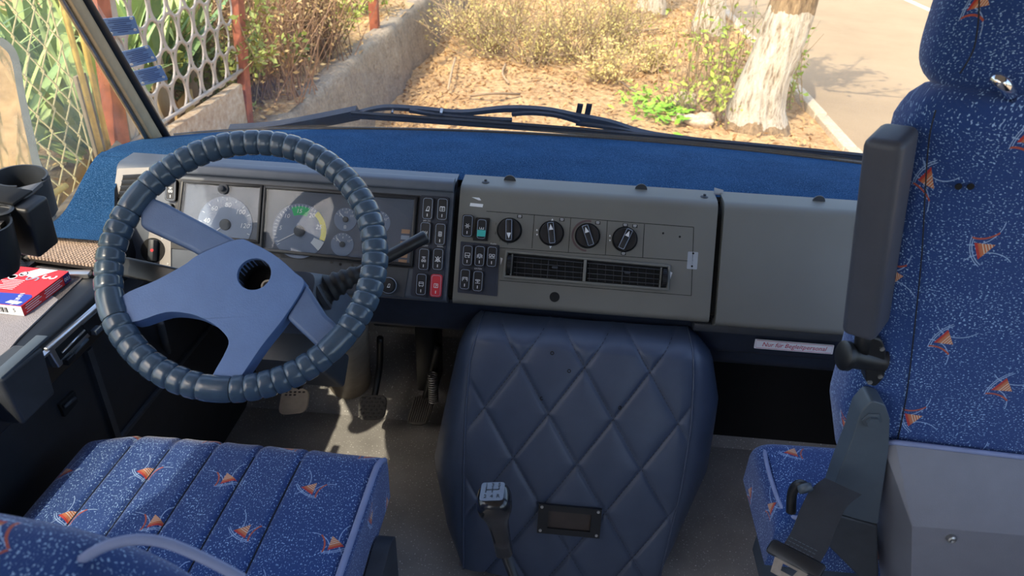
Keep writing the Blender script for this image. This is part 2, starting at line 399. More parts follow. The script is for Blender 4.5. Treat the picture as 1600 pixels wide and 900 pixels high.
# ------------------------------------------------------------------ dashboard fascias: one tilted face
PO = V(0, 1.395, .80); PU = V(1, 0, 0); PV = V(0, .5, .8660254); PN = V(0, -.8660254, .5)
def P(u, v, h=0): return PO + PU * u + PV * v + PN * h
def uv(px, py, h=0):
    q = on(px, py, PN, PO + PN * h) - PO; return q @ PU, q @ PV
def pp(px, py, h=0, lift=0): u, v = uv(px, py, h); return P(u, v, h + lift)
def fascia(x0, x1, vb, mat, name, root, top=.795, back=1.462, ins=0.):
    b = P(0, vb, -ins); top -= ins; PO = P(0, 0, -ins) - V(0, 0, ins); prof = [(x0, b[1], b[2]), (x0, PO[1] - .0, PO[2] - .0), (x0, back, top + .004), (x0, back, b[2] - .02), (x0, b[1] + .03, b[2] - .02)]
    return obj(name, MB().prism(fillet(prof, [.012, .016, .0, 0, .01], 5), (x1 - x0, 0, 0)), mat, root)
def slab(root, name, px, mat, h0=0, h=.0015, rad=0., smooth=40):
    """flat plate on the tilted face given by picture corners"""
    q = [pp(*p, h0) for p in px]
    return obj(name, MB().prism(fillet(q, rad) if rad else q, PN * h), mat, root, smooth)
def disc(root, name, px, py, r, mat, h0, h1, n=32, prof=None, smooth=40):
    c = pp(px, py, h0); return obj(name, MB().lathe(c, PN, prof or [(r, 0), (r, h1 - h0)], n, PU), mat, root, smooth)
def ltext(root, txt, px, py, size, mat='white', h=.002, rot=0., shear=0.):
    ca, sa = math.cos(rot), math.sin(rot); c = pp(px, py, h)
    return piece('lettering', text_mesh(txt, size, mat, shear), root, frame_m(c, PU * ca + PV * sa, PV * ca - PU * sa, PN))
def strokes(segs, w=.0011):
    mb = MB()
    for (x0, y0, x1, y1) in segs:
        d = V(x1 - x0, y1 - y0, 0); L = np.linalg.norm(d); d = d / L; nn = V(-d[1], d[0], 0) * w / 2
        a, b = V(x0, y0, 0), V(x1, y1, 0)
        mb.add([a - nn, b - nn, b + nn, a + nn, a - nn + V(0, 0, .0003), b - nn + V(0, 0, .0003), b + nn + V(0, 0, .0003), a + nn + V(0, 0, .0003)], [(4, 5, 6, 7), (0, 1, 5, 4), (1, 2, 6, 5), (2, 3, 7, 6), (3, 0, 4, 7)])
    return mb
def loop_s(pts): return [(pts[i][0], pts[i][1], pts[(i + 1) % len(pts)][0], pts[(i + 1) % len(pts)][1]) for i in range(len(pts))]
def rect_s(x0, y0, x1, y1): return loop_s([(x0, y0), (x1, y0), (x1, y1), (x0, y1)])
k = .001
GL = {  # glyphs in millimetres
 'seat': loop_s([(-3, -4), (3, -4), (4, 4), (0, 4), (-1, 0)]) + [(-4, -5, 4, -5)],
 'door': rect_s(-5, -4, 5, 4) + [(0, -4, 0, 4), (-3, 0, -1, 0), (1, 0, 3, 0), (-5, 5, 5, 5)],
 'leaf': rect_s(-3, -4, 3, 5) + [(-3, 0, 3, 0), (0, -4, 0, 5)],
 'lamps': [(-4, 5, 4, 5), (-3, 2, 3, 2), (0, 2, 0, 6)] + rect_s(-4, -5, -1, -1) + rect_s(1, -5, 4, -1),
 'bell': loop_s([(-4, -2), (4, -2), (0, 6)]) + [(-5, -4, 5, -4), (-6, 5, 6, -5), (-6, -5, 6, 5), (0, -6, 0, -3)],
 'coach': rect_s(-4.5, -3, 4.5, 5) + [(-4.5, 2, 4.5, 2), (-3, -5, -3, -3), (3, -5, 3, -3)],
 'fridge': rect_s(-4, -4, 4, 4) + [(0, -4, 0, 4), (2, 0, 2, 2)],
 'snow': [(math.cos(a) * 2, math.sin(a) * 2, math.cos(a) * 5.5, math.sin(a) * 5.5) for a in np.arange(6) * math.pi / 3] + loop_s([(2 * math.cos(a), 2 * math.sin(a)) for a in np.arange(8) * math.pi / 4]),
 'vent': [(-5, 0, 5, 0), (-4, 0, -4, 4), (0, 0, 0, 4), (4, 0, 4, 4), (-4, -3, 4, -3)],
 'car': rect_s(-5, 0, 5, 5) + [(-5, -4, -1, -4), (1, -4, 5, -4), (-5, 0, -5, -4), (1, -2, 5, -2)],
 'bus': rect_s(-3, -2, 3, 4) + [(-5, -4, -5, 3), (5, -4, 5, 3), (-3, 1, 3, 1), (-2, -4, 2, -4)],
 'busx': rect_s(-2.5, -3, 2.5, 1) + rect_s(-5.5, 1, -1, 5) + rect_s(1, 1, 5.5, 5) + [(-5, -4, -5, 1), (5, -4, 5, 1)],
 'arch': [(-5, -4, -5, 4), (5, -4, 5, 4), (-5, 4, 5, 4), (-2, 4, -2, 0), (2, 4, 2, 0), (-5, 0, -2, 0), (2, 0, 5, 0)],
 'mir': [(-5, -4, 5, -4), (-3, 0, 3, 0), (-4, 3, 4, 3), (0, -4, 0, 3), (-5, 3, -3, 0), (5, 3, 3, 0)],
 'def': loop_s([(-5, 3), (5, 3), (4, -3), (-4, -3)]) + [(-2, -1, -2, 1.5), (0, -1, 0, 1.5), (2, -1, 2, 1.5)],
}
_gm = {}
def glyph(root, kind, c, mat='white', sc=1., w=1.0):
    key = (kind, mat, sc)
    if key not in _gm: _gm[key] = strokes([tuple(q * k * sc for q in s_) for s_ in GL[kind]], w * k * sc).mesh('symbol', mat, False)
    return piece('symbol', _gm[key], root, frame_m(c, PU, PV, PN))
swm = {}
def rocker(root, px, py, kind, body='black', w=.0235, h=.047, ink='white', base=.003, tilt=.06, rec=True):
    """rocker switch: body, pale outline, symbol and lower mark"""
    c = pp(px, py, base)
    key = (body, w, h)
    if key not in swm:
        b = MB().prism([V(0, 0, -.004) + q for q in fillet([(-w / 2, -h / 2, 0), (w / 2, -h / 2, 0), (w / 2, h / 2, 0), (-w / 2, h / 2, 0)], .006, 4)], (0, 0, .011))
        ol = MB().tube([V(0, 0, .0072) + q for q in fillet([(-w / 2 + .0022, -h / 2 + .0022, 0), (w / 2 - .0022, -h / 2 + .0022, 0), (w / 2 - .0022, h / 2 - .0022, 0), (-w / 2 + .0022, h / 2 - .0022, 0)], .005, 3)], .0005, 4, closed=True)
        mk = strokes([(0, -h / 2 + .007, 0, -h / 2 + .013)], .0016)
        swm[key] = (b.mesh('switch', body, 40), ol.mesh('outline', 'dialgrey', True), mk.mesh('mark', ink, False))
    ca, sa = math.cos(tilt), math.sin(tilt)
    vv = PV * ca + PN * sa; nn = PN * ca - PV * sa; mw = frame_m(c, PU, vv, nn)
    s_ = piece('switch', swm[key][0], root, mw)
    for nm, me, off in (('outline', swm[key][1], 0), ('indicator_mark', swm[key][2], .0072)):
        o = piece(nm, me, s_, mw); o.matrix_local = Matrix.Translation((0, 0, off))
    g_ = glyph(s_, kind, c, ink); g_.matrix_local = Matrix.Translation((0, 0, .0072))
    return s_
# instrument panel
ip = thing('instrument_panel', 'slate instrument panel with gauges and rocker switches behind the steering wheel', 'instrument panel', P(-.55, -.1, 0))
fascia(-.955, -.222, -.245, 'inst', 'housing', ip)
hd = [P(-.845, .004, .0), P(-.222, .004, 0)]
obj('hood', MB().prism(fillet([P(-.835, -.014, .0), P(-.835, -.016, .014), P(-.835, .004, .016), P(-.835, .018, -.006), P(-.835, .0, -.03)], .006), (.613, 0, 0)), 'inst', ip)
slab(ip, 'cluster_frame', [(279, 279), (657, 306), (650, 420), (268, 388)], 'black', 0, .003)
slab(ip, 'switch_plate', [(657, 305), (703, 308), (692, 469), (642, 462)], 'navy', 0, .004, .006)
slab(ip, 'lower_plate', [(440, 392), (640, 412), (632, 464), (430, 440)], 'charcoal', 0, .003)
def bezel(pts, w_, root):
    q = [pp(*p_, .003) for p_ in pts]
    mb = MB()
    for i in range(4):
        a, b = q[i], q[(i + 1) % 4]; d = nrm(b - a); nn = np.cross(d, PN)
        mb.box((a + b) / 2 + PN * .005, d, nn, PN, np.linalg.norm(b - a) + w_, w_, .010, .002)
    return obj('bezel', mb, 'black', root)
LG = [(288, 284), (411, 292), (405, 378), (279, 366)]; RG = [(417, 293), (651, 310), (643, 414), (410, 390)]
for nm, gg in (('speedometer_backing', LG), ('tachometer_backing', RG)):
    slab(ip, nm, gg, 'dialdark', .003, .001); bezel(gg, .007, ip)
    slab(ip, 'cover_glass', gg, 'dialglass', .0105, .0008, 0, False)
def ticks(cx_, cy_, r0, r1, angs, wd, nm, root, mat='white'):
    u0, v0 = uv(cx_, cy_, .006); mb = MB()
    for a in angs:
        s_, c_ = math.sin(math.radians(a)), math.cos(math.radians(a)); d = PU * s_ + PV * c_; n_ = np.cross(d, PN)
        mb.box(P(u0, v0, .0062) + d * (r0 + r1) / 2, d, n_, PN, r1 - r0, wd, .0006)
    return obj(nm, mb, mat, root)
def dial_num(root, cx_, cy_, r, a, txt, size):
    u0, v0 = uv(cx_, cy_, .006); s_, c_ = math.sin(math.radians(a)), math.cos(math.radians(a))
    return piece('numeral', text_mesh(txt, size, 'white', .2), root, frame_m(P(u0 + r * s_, v0 + r * c_, .0064), PU, PV, PN))
def sector(root, cx_, cy_, r0, r1, a0, a1, mat, nm):
    u0, v0 = uv(cx_, cy_, .006); mb = MB(); n_ = 16
    mb.grid(lambda a, b: (P(u0 + (r0 + (r1 - r0) * b) * math.sin(math.radians(a0 + (a1 - a0) * a)), v0 + (r0 + (r1 - r0) * b) * math.cos(math.radians(a0 + (a1 - a0) * a)), .0060), None), n_, 1)
    return obj(nm, mb, mat, root, False)
def needle(root, cx_, cy_, L, a, hub):
    u0, v0 = uv(cx_, cy_, .006); s_, c_ = math.sin(math.radians(a)), math.cos(math.radians(a)); d = PU * s_ + PV * c_
    n_ = obj('needle', MB().box(P(u0, v0, .0075) + d * L / 2, d, np.cross(d, PN), PN, L, .0018, .0008), 'white', root)
    obj('needle_hub', MB().lathe(P(u0, v0, .006), PN, [(hub, 0), (hub, .0025), (hub * .8, .0032)], 20, PU), 'charcoal', root)
sd = disc(ip, 'speedometer_dial', 352, 351, .060, 'dialface', .004, .0058, 48)
ticks(352, 351, .051, .057, [x for x in np.arange(-150, 130, 21.5)], .0012, 'tick_marks', sd)
for i, t_ in enumerate(['20', '40', '60', '80', '100', '120']): dial_num(sd, 352, 351, .042, (20 * (i + 1) - 80) * 2.15 + 4, t_, .0145)
needle(sd, 352, 351, .05, -128, .012)
td = disc(ip, 'tachometer_dial', 468, 361, .058, 'dialface', .004, .0058, 48)
ticks(468, 361, .050, .056, [x for x in np.arange(-125, 40, 8)], .0011, 'tick_marks', td)
for v_ in (5, 10, 15, 20, 25, 30): dial_num(td, 468, 361, .042 if v_ != 30 else .046, v_ * 8 - 125, str(v_), .013)
sector(td, 468, 361, .034, .0525, -24, 22, 'green', 'green_band'); sector(td, 468, 361, .046, .0575, 40, 108, 'yellow', 'yellow_band'); sector(td, 468, 361, .034, .0575, 110, 132, 'white', 'limit_band')
needle(td, 468, 361, .053, -120, .012)
for (x_, y_, t3) in ((540, 343, ('0', '1/2', '1/1')), (535, 382, ('0', '6', '12')), (592, 348, ('0', '6', '12')), (586, 390, ('40', '80', '120'))):
    g_ = disc(ip, 'small_gauge_dial', x_, y_, .0245, 'dialface', .004, .0056, 28)
    ticks(x_, y_, .020, .0235, np.arange(-60, 61, 20), .0009, 'tick_marks', g_); needle(g_, x_, y_, .020, -45, .006)
    for a_, t_ in zip((-58, 0, 58), t3): dial_num(g_, x_, y_, .015, a_, t_, .0065)
glyph(ip, 'leaf', pp(539, 355, .0064), sc=.7)
slab(ip, 'warning_lamp_strip', [(614, 354), (643, 357), (639, 412), (606, 408)], 'dialdark', .004, .001)
for i_ in range(6):
    y_ = 361 + i_ * 9.4; slab(ip, 'warning_lamp', [(628 - i_, y_ - 3), (641 - i_, y_ - 2), (640 - i_, y_ + 4.5), (627 - i_, y_ + 3.5)], 'orange' if i_ != 1 else 'dialgrey', .005, .0008)
obj('reset_button', MB().lathe(pp(352, 296, .003), PN, [(.011, 0), (.011, .012), (.006, .012), (.006, .022), (.004, .023)], 20, PU), 'charcoal', ip)
sb = disc(ip, 'trip_socket', 532, 413, .003, 'deep', .003, .004, 12)
disc(ip, 'trip_socket', 551, 414, .003, 'black', .003, .004, 12); disc(ip, 'trip_socket', 518, 410, .003, 'black', .003, .004, 12)
for (x_, y_, g_, b_) in ((669, 326, 'seat', 'black'), (692, 327, 'door', 'black'), (665, 364, 'vent', 'black'), (688.5, 366, 'leaf', 'black'), (663, 405, 'lamps', 'black'), (685, 405, 'bell', 'black'), (659, 444, 'coach', 'black'), (682, 446, 'fridge', 'redsw')):
    rocker(ip, x_, y_, g_, b_, base=.005)
for (x_, y_, t_) in ((667, 345, '24V DC'), (664, 384, 'LICHT'), (688, 385, 'NEBEL')): ltext(ip, t_, x_, y_, .005, h=.0045)
lt = disc(ip, 'cigar_lighter', 607, 446, .0155, 'black', .003, .012, 28, [(.0175, 0), (.0175, .006), (.015, .008), (.0145, .012), (.004, .0125)])
obj('outline', MB().tube([pp(607, 446, .0108) + (PU * math.cos(a) + PV * math.sin(a)) * .0165 for a in np.arange(24) * math.pi / 12], .0008, 4, closed=True), 'dialgrey', lt, True)
glyph(lt, 'seat', pp(607, 446, .0158), sc=.8)
# left pod with vent, switches and light knob
slab(ip, 'vent_surround', [(186, 264), (238, 262), (226, 318), (176, 324)], 'greyp', 0, .006, .004)
slab(ip, 'vent_opening', [(193, 274), (230, 272), (221, 310), (184, 314)], 'deep', .006, .0012)
for i_ in range(5):
    y_ = 276 + i_ * 8.6; a, b = pp(193 - i_ * 2.1, y_ + 1, .008), pp(229 - i_ * 2.1, y_ - 1, .008)
    obj('vent_slat', MB().box((a + b) / 2, nrm(b - a), nrm(PV + PN * .8), np.cross(PU, nrm(PV + PN * .8)), np.linalg.norm(b - a), .011, .002, .0006), 'charcoal', ip)
slab(ip, 'pod_plate', [(237, 345), (268, 345), (268, 438), (224, 434)], 'greyp', 0, .003, .003)
rocker(ip, 269, 297, 'lamps', base=.004); rocker(ip, 262, 335, 'vent', base=.004)
kb = disc(ip, 'light_switch_recess', 239, 391, .0265, 'deep', .003, .0045, 32)
kk = obj('light_knob', MB().box(pp(239, 391, .012), PU, PV, PN, .013, .046, .020, .003), 'charcoal', kb)
disc(kb, 'knob_dot', 237.5, 391, .0035, 'redsw', .022, .0226, 14)
ltext(ip, 'P', 262, 413, .008, h=.0034); ltext(ip, '0', 253, 373, .006, h=.0034)
# heater console
hc = thing('heater_console', 'olive grey centre console with four heater knobs and slatted air vent', 'console', P(.06, -.12, 0))
fascia(-.209, .3245, -.245, 'olive', 'housing', hc)
fascia(-.222, -.209, -.235, 'deep', 'console_end', hc, ins=.016)
def groove(root, pts):
    mb = MB(); q = [pp(*p_, 0) for p_ in pts]
    for a, b in zip(q, q[1:]): mb.box((a + b) / 2, nrm(b - a), np.cross(nrm(b - a), PN), PN, np.linalg.norm(b - a), .0011, .0008)
    return obj('panel_joint', mb, 'deep', root)
groove(hc, [(760, 330), (1084, 355), (1080, 462), (780, 438)]); groove(hc, [(766, 386), (1080, 408)])
for a, b in (((835, 336), (831, 388)), ((892, 340), (888, 394)), ((949, 345), (946, 398)), ((1007, 350), (1004, 403))): groove(hc, [a, b])
slab(hc, 'switch_plate', [(720, 377), (781, 383), (777, 463), (715, 457)], 'navy', 0, .002, .003)
slab(hc, 'switch_surround', [(744, 340), (766, 341), (762, 377), (739, 376)], 'black', 0, .003, .002)
rocker(hc, 731, 353, 'snow'); 
s_ = rocker(hc, 753, 358, 'vent', body='black', w=.0215, h=.043)
slab(hc, 'lit_lens', [(746, 359), (759, 360), (758, 370), (745, 369)], 'teal', .0125, .0006)
for (x_, y_, g_) in ((731, 399, 'car'), (750, 400, 'bus'), (769, 401, 'busx'), (727, 436, 'arch'), (747, 439, 'mir')): rocker(hc, x_, y_, g_, w=.0225, h=.0445)
slab(hc, 'blank_plate', [(758, 424), (775, 425), (772, 456), (756, 454)], 'navy', .002, .001, .003)
for (x_, y_, t_) in ((771, 381, 'Kuche'), (747, 420, 'UNTEN')): ltext(hc, t_, x_, y_, .0048, h=.0026)
for (x_, y_, rot, g_) in ((796, 360, math.pi + .06, 0), (861.5, 364.5, .17, 1), (918, 368.5, .38, 2), (976, 374, -.38, 3)):
    r_ = disc(hc, 'knob_recess', x_, y_, .0265, 'deep', 0, .001, 36, [(.0265, 0), (.0265, .0012), (.0245, .0012), (.0245, .0004)])
    kn = disc(hc, 'heater_knob', x_, y_, .0235, 'black', .0005, .012, 36, [(.0238, 0), (.0235, .008), (.0225, .010), (.0005, .010)])
    d = PV * math.cos(rot) - PU * math.sin(rot); e = np.cross(d, PN); c = pp(x_, y_, .0005) + PN * .014
    obj('grip', MB().box(c, e, d, PN, .0145, .046, .012, .003), 'black', kn)
    q = [c + PN * .0062 + e * a + d * b for a, b in ((-.0058, -.021), (.0058, -.021), (.0058, .021), (-.0058, .021))]
    obj('outline', MB().tube(fillet(q, .002, 2), .0006, 4, closed=True), 'dialgrey', kn, True)
    obj('pointer', MB().prism([c + PN * .006 + d * .018, c + PN * .006 + d * .006 + e * .0045, c + PN * .006 + d * .006 - e * .0045], PN * .0005), 'white', kn)
for (x_, y_) in ((812, 338), (878, 343), (934, 348), (977, 351.5), (992, 353), (974, 396)): slab(hc, 'icon_plate', [(x_ - 4, y_ - 2.5), (x_ + 4, y_ - 2), (x_ + 4, y_ + 3), (x_ - 4, y_ + 2.5)], 'black', 0, .0004); glyph(hc, 'def', pp(x_, y_, .0008), sc=.6)
for (x_, y_, s_) in ((863, 344, 1), (860, 386, -1), (839, 359, 1), (839, 367, -1), (953, 368, 1), (953, 376, -1)):
    c = pp(x_, y_, .0006); sz = .0035 if y_ in (344, 386) else .002
    obj('arrow_mark', MB().prism([c + PV * sz * s_, c - PV * sz * s_ + PU * sz, c - PV * sz * s_ - PU * sz], PN * .0003), 'white', hc)
for (x_, y_, t_) in ((775, 350, '1'), (774, 364, '2'), (781, 375, '3'), (793, 381, '4')): ltext(hc, t_, x_, y_, .007, 'black', .0006)
u0, v0 = uv(918, 368.5)
obj('temperature_scale', MB().grid(lambda a, b: (P(u0 + (.029 + .004 * b) * math.cos(1.4 + a * 3.3), v0 + (.029 + .004 * b) * math.sin(1.4 + a * 3.3), .0006), None), 24, 1), plain('maroon_print', c8(92, 72, 74), .5), hc, False)
# slatted air vent
vt = slab(hc, 'air_vent', [(795, 395), (1043, 418), (1040, 449), (791, 430)], 'deep', 0, .0012)
q = [pp(*p_, 0) for p_ in ((792, 393), (1045, 416), (1042, 452), (788, 432))]
mb = MB()
for i in range(4):
    a, b = q[i], q[(i + 1) % 4]; d = nrm(b - a); mb.box((a + b) / 2 + PN * .004, d, np.cross(d, PN), PN, np.linalg.norm(b - a) + .006, .006, .009, .0025)
obj('vent_frame', mb, 'olive', vt)
def strip(a, b, wv, hn, h, mat, nm, root, bev=.0005):
    A, B = pp(*a, .001) + PN * h, pp(*b, .001) + PN * h; d = nrm(B - A); return obj(nm, MB().box((A + B) / 2, d, np.cross(d, PN), PN, np.linalg.norm(B - A), wv, hn, bev), mat, root)
for i_ in range(4):
    f_ = (i_ + .6) / 4.2
    for xa, xb in ((803, 911), (918, 1031)):
        yl = lambda x: (395 + (x - 795) * .0927) * (1 - f_) + (430 + (x - 791) * .0763) * f_
        strip((xa, yl(xa)), (xb, yl(xb)), .0016, .008, .004, 'charcoal', 'vent_slat', vt)
for xa in (856, 972): strip((xa + 1, 402 + (xa - 800) * .09), (xa - 1, 430 + (xa - 800) * .08), .0016, .006, .003, 'charcoal', 'vent_fin', vt)
for i_ in range(18):
    xa = 808 + i_ * 12.6
    if abs(xa - 914) < 5: continue
    strip((xa, 400 + (xa - 800) * .09), (xa - 1, 431 + (xa - 800) * .08), .0012, .003, .001, 'black', 'vent_fin', vt)
strip((914.5, 406), (912, 440), .006, .008, .005, 'olive', 'vent_divider', vt); strip((801, 397), (798, 431), .003, .008, .004, 'olive', 'vent_divider', vt); strip((1033, 418), (1030, 450), .003, .008, .004, 'olive', 'vent_divider', vt)
for (x_, y_) in ((796, 413), (1037, 434)): 
    c = pp(x_, y_, .002); th = MB().lathe(c - PU * .004, PU, [(.004, 0), (.02, 0), (.02, .008), (.004, .008)], 24, PV)
    for j in range(9):
        a_ = math.radians(-50 + j * 12.5); d = PN * math.cos(a_) + PV * math.sin(a_); th.box(c + d * .0203, PU, d, np.cross(PU, d), .008, .0016, .0016)
    obj('thumbwheel', th, 'black', vt)
for (x_, y_) in ((867, 418), (980, 426)): obj('vent_tab', MB().box(pp(x_, y_, .009), PU, PV, PN, .012, .005, .012, .002), 'charcoal', vt)
for (x_, y_) in ((783, 409), (1048, 431)): c = pp(x_, y_, .0006); obj('arrow_mark', MB().prism([c + PV * .009 - PU * .002, c + PV * .007 + PU * .003, c - PV * .007 - PU * .0005], PN * .0003), 'white', hc)
disc(hc, 'key_hole', 866.5, 464, .0105, 'deep', -.001, .0006, 28, [(.0105, 0), (.0105, .0016), (.0, .0012)])
for p_ in ((1036, 364.5), (1062, 370), (1083, 396), (1081, 416)): disc(hc, 'screw_hole', *p_, .0022, 'deep', -.001, .0007, 10)
slab(hc, 'tape_patch', [(1075, 393), (1091, 394), (1089, 421), (1073, 420)], 'tape', 0, .0004, .002)
slab(hc, 'paper_remnant', [(735, 317), (755, 319), (754, 324), (734, 322)], 'white', 0, .0005); slab(hc, 'paper_remnant', [(737, 308), (749, 309), (752, 313), (748, 313)], 'white', 0, .0004)
for x_ in (-.16, .30): 
    tp = obj('top_screw', MB().lathe((x_, 1.425, .798), (0, 0, 1), [(.008, 0), (.008, .003), (.003, .005), (.003, .008), (0, .009)], 14), 'charcoal', hc)
for x_ in (-.11, .17): obj('retaining_tab', MB().lathe((x_, 1.447, .798), (0, -1, .0), [(.0, 0), (.013, 0), (.013, .003), (0, .003)], 16), 'charcoal', hc)
# glove box section to the right
gb = thing('glovebox_panel', 'plain dark grey glovebox section at the right end of the dashboard', 'glovebox', P(.7, -.12, 0))
fascia(.338, 1.10, -.25, 'olive', 'lid', gb)
fascia(.3245, .338, -.235, 'deep', 'joint_gap', gb, ins=.016)
obj('latch', MB().box(P(.602, -.05, 0), PU, PV, PN, .004, .05, .003), 'black', gb)
obj('retaining_tab', MB().lathe((.54, 1.447, .798), (0, -1, .0), [(.0, 0), (.013, 0), (.013, .003), (0, .003)], 16), 'charcoal', gb)
tag(obj('tape_scrap', MB().box(aty(1122, 306, 1.452), nrm((.9, 0, -.2)), nrm((0, .3, .9)), nrm((0, -.9, .3)), .020, .030, .0012), 'tape', None), 'scrap of clear tape sticking up behind the centre console', 'tape')
# lower dash
ld = thing('lower_dash_panel', 'dark navy knee panel running below the dashboard fascias', 'panel', (0, 1.33, .5))
obj('knee_panel', MB().prism(fillet([(-.88, 1.30, .575), (-.88, 1.325, .565), (-.88, 1.34, .47), (-.88, 1.42, .44), (-.88, 1.46, .57)], .012), (2.0, 0, 0)), 'navy', ld)
obj('knee_rail', MB().abox(.30, 1.1, 1.295, 1.40, .548, .568, .004), 'charcoal', ld)
sg = on(1240, 541, nrm((0, -.97, .2)), (0, 1.322, .52)); sn = nrm((0, -.97, .2)); sv = np.cross(sn, V(1, 0, 0)) * 1
su = V(1, 0, 0); sv = nrm(V(0, .2, .97))
st = thing('warning_plate', 'narrow white plate with red lettering on the dark knee panel', 'sign', sg)
ar = .55
qq = [sg + su * a + sv * b for a, b in ((-.083, -.0105), (.083, -.0105), (.083, .0105), (-.083, .0105))]
obj('plate', MB().prism(fillet(qq, .001), sn * .003), 'card', st)
piece('lettering', text_mesh('Nur für Begleitpersonal', .0142, 'redink', .25), st, frame_m(sg + sn * .0033, su, sv, sn))
obj('border', MB().tube([sg + sn * .003 + su * a + sv * b for a, b in ((-.080, -.0085), (.080, -.0085), (.080, .0085), (-.080, .0085))], .0005, 4, closed=True), 'redink', st)
obj('footwell_panel', MB().prism(fillet([(.34, 1.36, .56), (.34, 1.37, .42), (.34, 1.46, .36), (.34, 1.60, .34), (.34, 1.60, .56)], .02), (.76, 0, 0)), 'navy', ld)
obj('footwell_shade', MB().abox(.40, 1.10, 1.58, 1.62, 0, .36), 'deep', ld)  # black sheet painted in for the deep shade of the right footwell
# windscreen stickers
for i_, (x_, y_, w_, lab) in enumerate(((189, 41, 0, 'uppermost of three blue printed stickers on the windscreen'), (217, 88, 1, 'middle one of three blue printed stickers on the windscreen'), (235, 118, 2, 'lowest of three blue printed stickers, overlapping toward the dashboard'))):
    ang = (.12, .32, .30)[i_]
    c = onws(x_, y_, -.004); e = nrm(onws(x_ + 8, y_, -.004) - c); f_ = nrm(onws(x_, y_ - 8, -.004) - c); n_ = nrm(np.cross(e, f_)); f_ = np.cross(n_, e)
    ca, sa = math.cos(ang), math.sin(ang); e2, f2 = e * ca + f_ * sa, f_ * ca - e * sa
    t_ = thing('windscreen_sticker', lab.replace(', overlapping toward the dashboard', ' on the windscreen'), 'sticker', c, 'blue stickers on the windscreen')
    hx, hy = .033, .023
    obj('label_film', MB().prism(fillet([c + e2 * a + f2 * b for a, b in ((-hx, -hy), (hx, -hy), (hx, hy), (-hx, hy))], .004), n_ * .0006), 'stickblue', t_)
    mb = MB()
    for j in range(7): 
        wd = (.024, .026, .014, .025, .022, .026, .012)[j]; mb.box(c + f2 * (.017 - j * .0052) + n_ * .0008, e2, f2, n_, wd * 1.8, .0022, .0004)
    obj('print_lines', mb, 'stickink', t_)
    for a, b in ((.026, .018), (.026, -.012), (-.024, -.016)): obj('glue_spot', MB().lathe(c + e2 * a + f2 * b + n_ * .0006, n_, [(.0038, 0), (.0035, .0004)], 10), 'card', t_)
# ------------------------------------------------------------------ steering wheel
WC = V(-.5035, .9887, .8221); el_, az_ = math.radians(48.9), math.radians(5.48)
WN = V(math.sin(az_) * math.cos(el_), -math.cos(az_) * math.cos(el_), math.sin(el_)); W1 = V(math.cos(az_), math.sin(az_), 0); W2 = np.cross(WN, W1)
def wp(px, py, h=0.):
    q = on(px, py, WN, WC + WN * h) - WC; return q @ W1, q @ W2
def WP(a, b, h=0.): return WC + W1 * a + W2 * b + WN * h
sw = thing('steering_wheel', 'large steering wheel with blue grey wrapped rim and four spokes', 'steering wheel', WC)
RR, RT = .2122, .0212
def seg_mesh(da, collar=False):
    def fn(a, b):
        th = (a - .5) * da; e = abs(2 * a - 1); r = RT * ((1.0 if collar else 1.02) - (.06 if collar else .15) * e ** 6)
        ph = 2 * math.pi * b; R = RR + r * math.cos(ph); return ((R * math.cos(th), R * math.sin(th), r * math.sin(ph)), None)
    nu = 12 if collar else 8; mb = MB(); mb.grid(fn, nu, 14)
    m_ = mb.mesh('rim_wrap', 'whl', True); return m_
jt = sorted(math.atan2(*wp(*p_)[::-1]) for p_ in ((226, 318), (192, 470), (338, 606), (530, 540)))
cw_ = math.radians(6.5); cm = seg_mesh(2 * cw_, True)
def rotm(a): return frame_m(WC, W1 * math.cos(a) + W2 * math.sin(a), W2 * math.cos(a) - W1 * math.sin(a), WN)
for i_ in range(4):
    piece('rim_collar', cm, sw, rotm(jt[i_]))
    a0 = jt[i_] + cw_; a1 = (jt[(i_ + 1) % 4] + (2 * math.pi if i_ == 3 else 0)) - cw_
    n_ = max(1, round((a1 - a0) / math.radians(6.1))); da = (a1 - a0) / n_; sm = seg_mesh(da)
    for j in range(n_): piece('rim_wrap', sm, sw, rotm(a0 + da * (j + .5)))
obj('rim_core', MB().tube([WP(RR * math.cos(a), RR * math.sin(a)) for a in np.linspace(0, 2 * math.pi, 72, endpoint=False)], RT * .85, 10, closed=True), 'seam', sw, True)
from mathutils.geometry import tessellate_polygon
def prism_hole(outer, hole, d):
    o = [Vector(p_) for p_ in outer]; h = [Vector(p_) for p_ in hole]; vs_ = o + h; n_ = len(vs_)
    tri = tessellate_polygon([o, h]); dv = Vector(d); mb = MB()
    fs = [tuple(t_) for t_ in tri] + [tuple(i + n_ for i in t_) for t_ in tri]
    for L, off in ((len(o), 0), (len(h), len(o))):
        for i in range(L): a, b = off + i, off + (i + 1) % L; fs.append((a, b, b + n_, a + n_))
    return mb.add([tuple(q) for q in vs_] + [tuple(q + dv) for q in vs_], fs)
def bevmod(o, w_, seg=3, ang=35):
    m_ = o.modifiers.new('bevel', 'BEVEL'); m_.width = w_; m_.segments = seg; m_.limit_method = 'ANGLE'; m_.angle_limit = math.radians(ang); return o
HP = [(370, 374), (397, 381), (431, 400), (460, 425), (475, 444), (446, 493), (408, 542), (368, 600), (350, 612), (330, 594), (349, 556), (357, 532), (340, 511), (318, 498), (295, 490), (258, 488), (206, 503), (186, 484), (194, 460), (243, 438), (287, 414), (312, 397)]
rads = [.010, .0, .0, .0, .004, .004, .0, .0, .0, .0, .02, .02, .02, .0, .01, .0, .0, .0, 0, 0, 0, .004]
hh = .004
outer = smoothpoly([WP(*wp(*p_, hh), hh) for p_ in HP], 4)
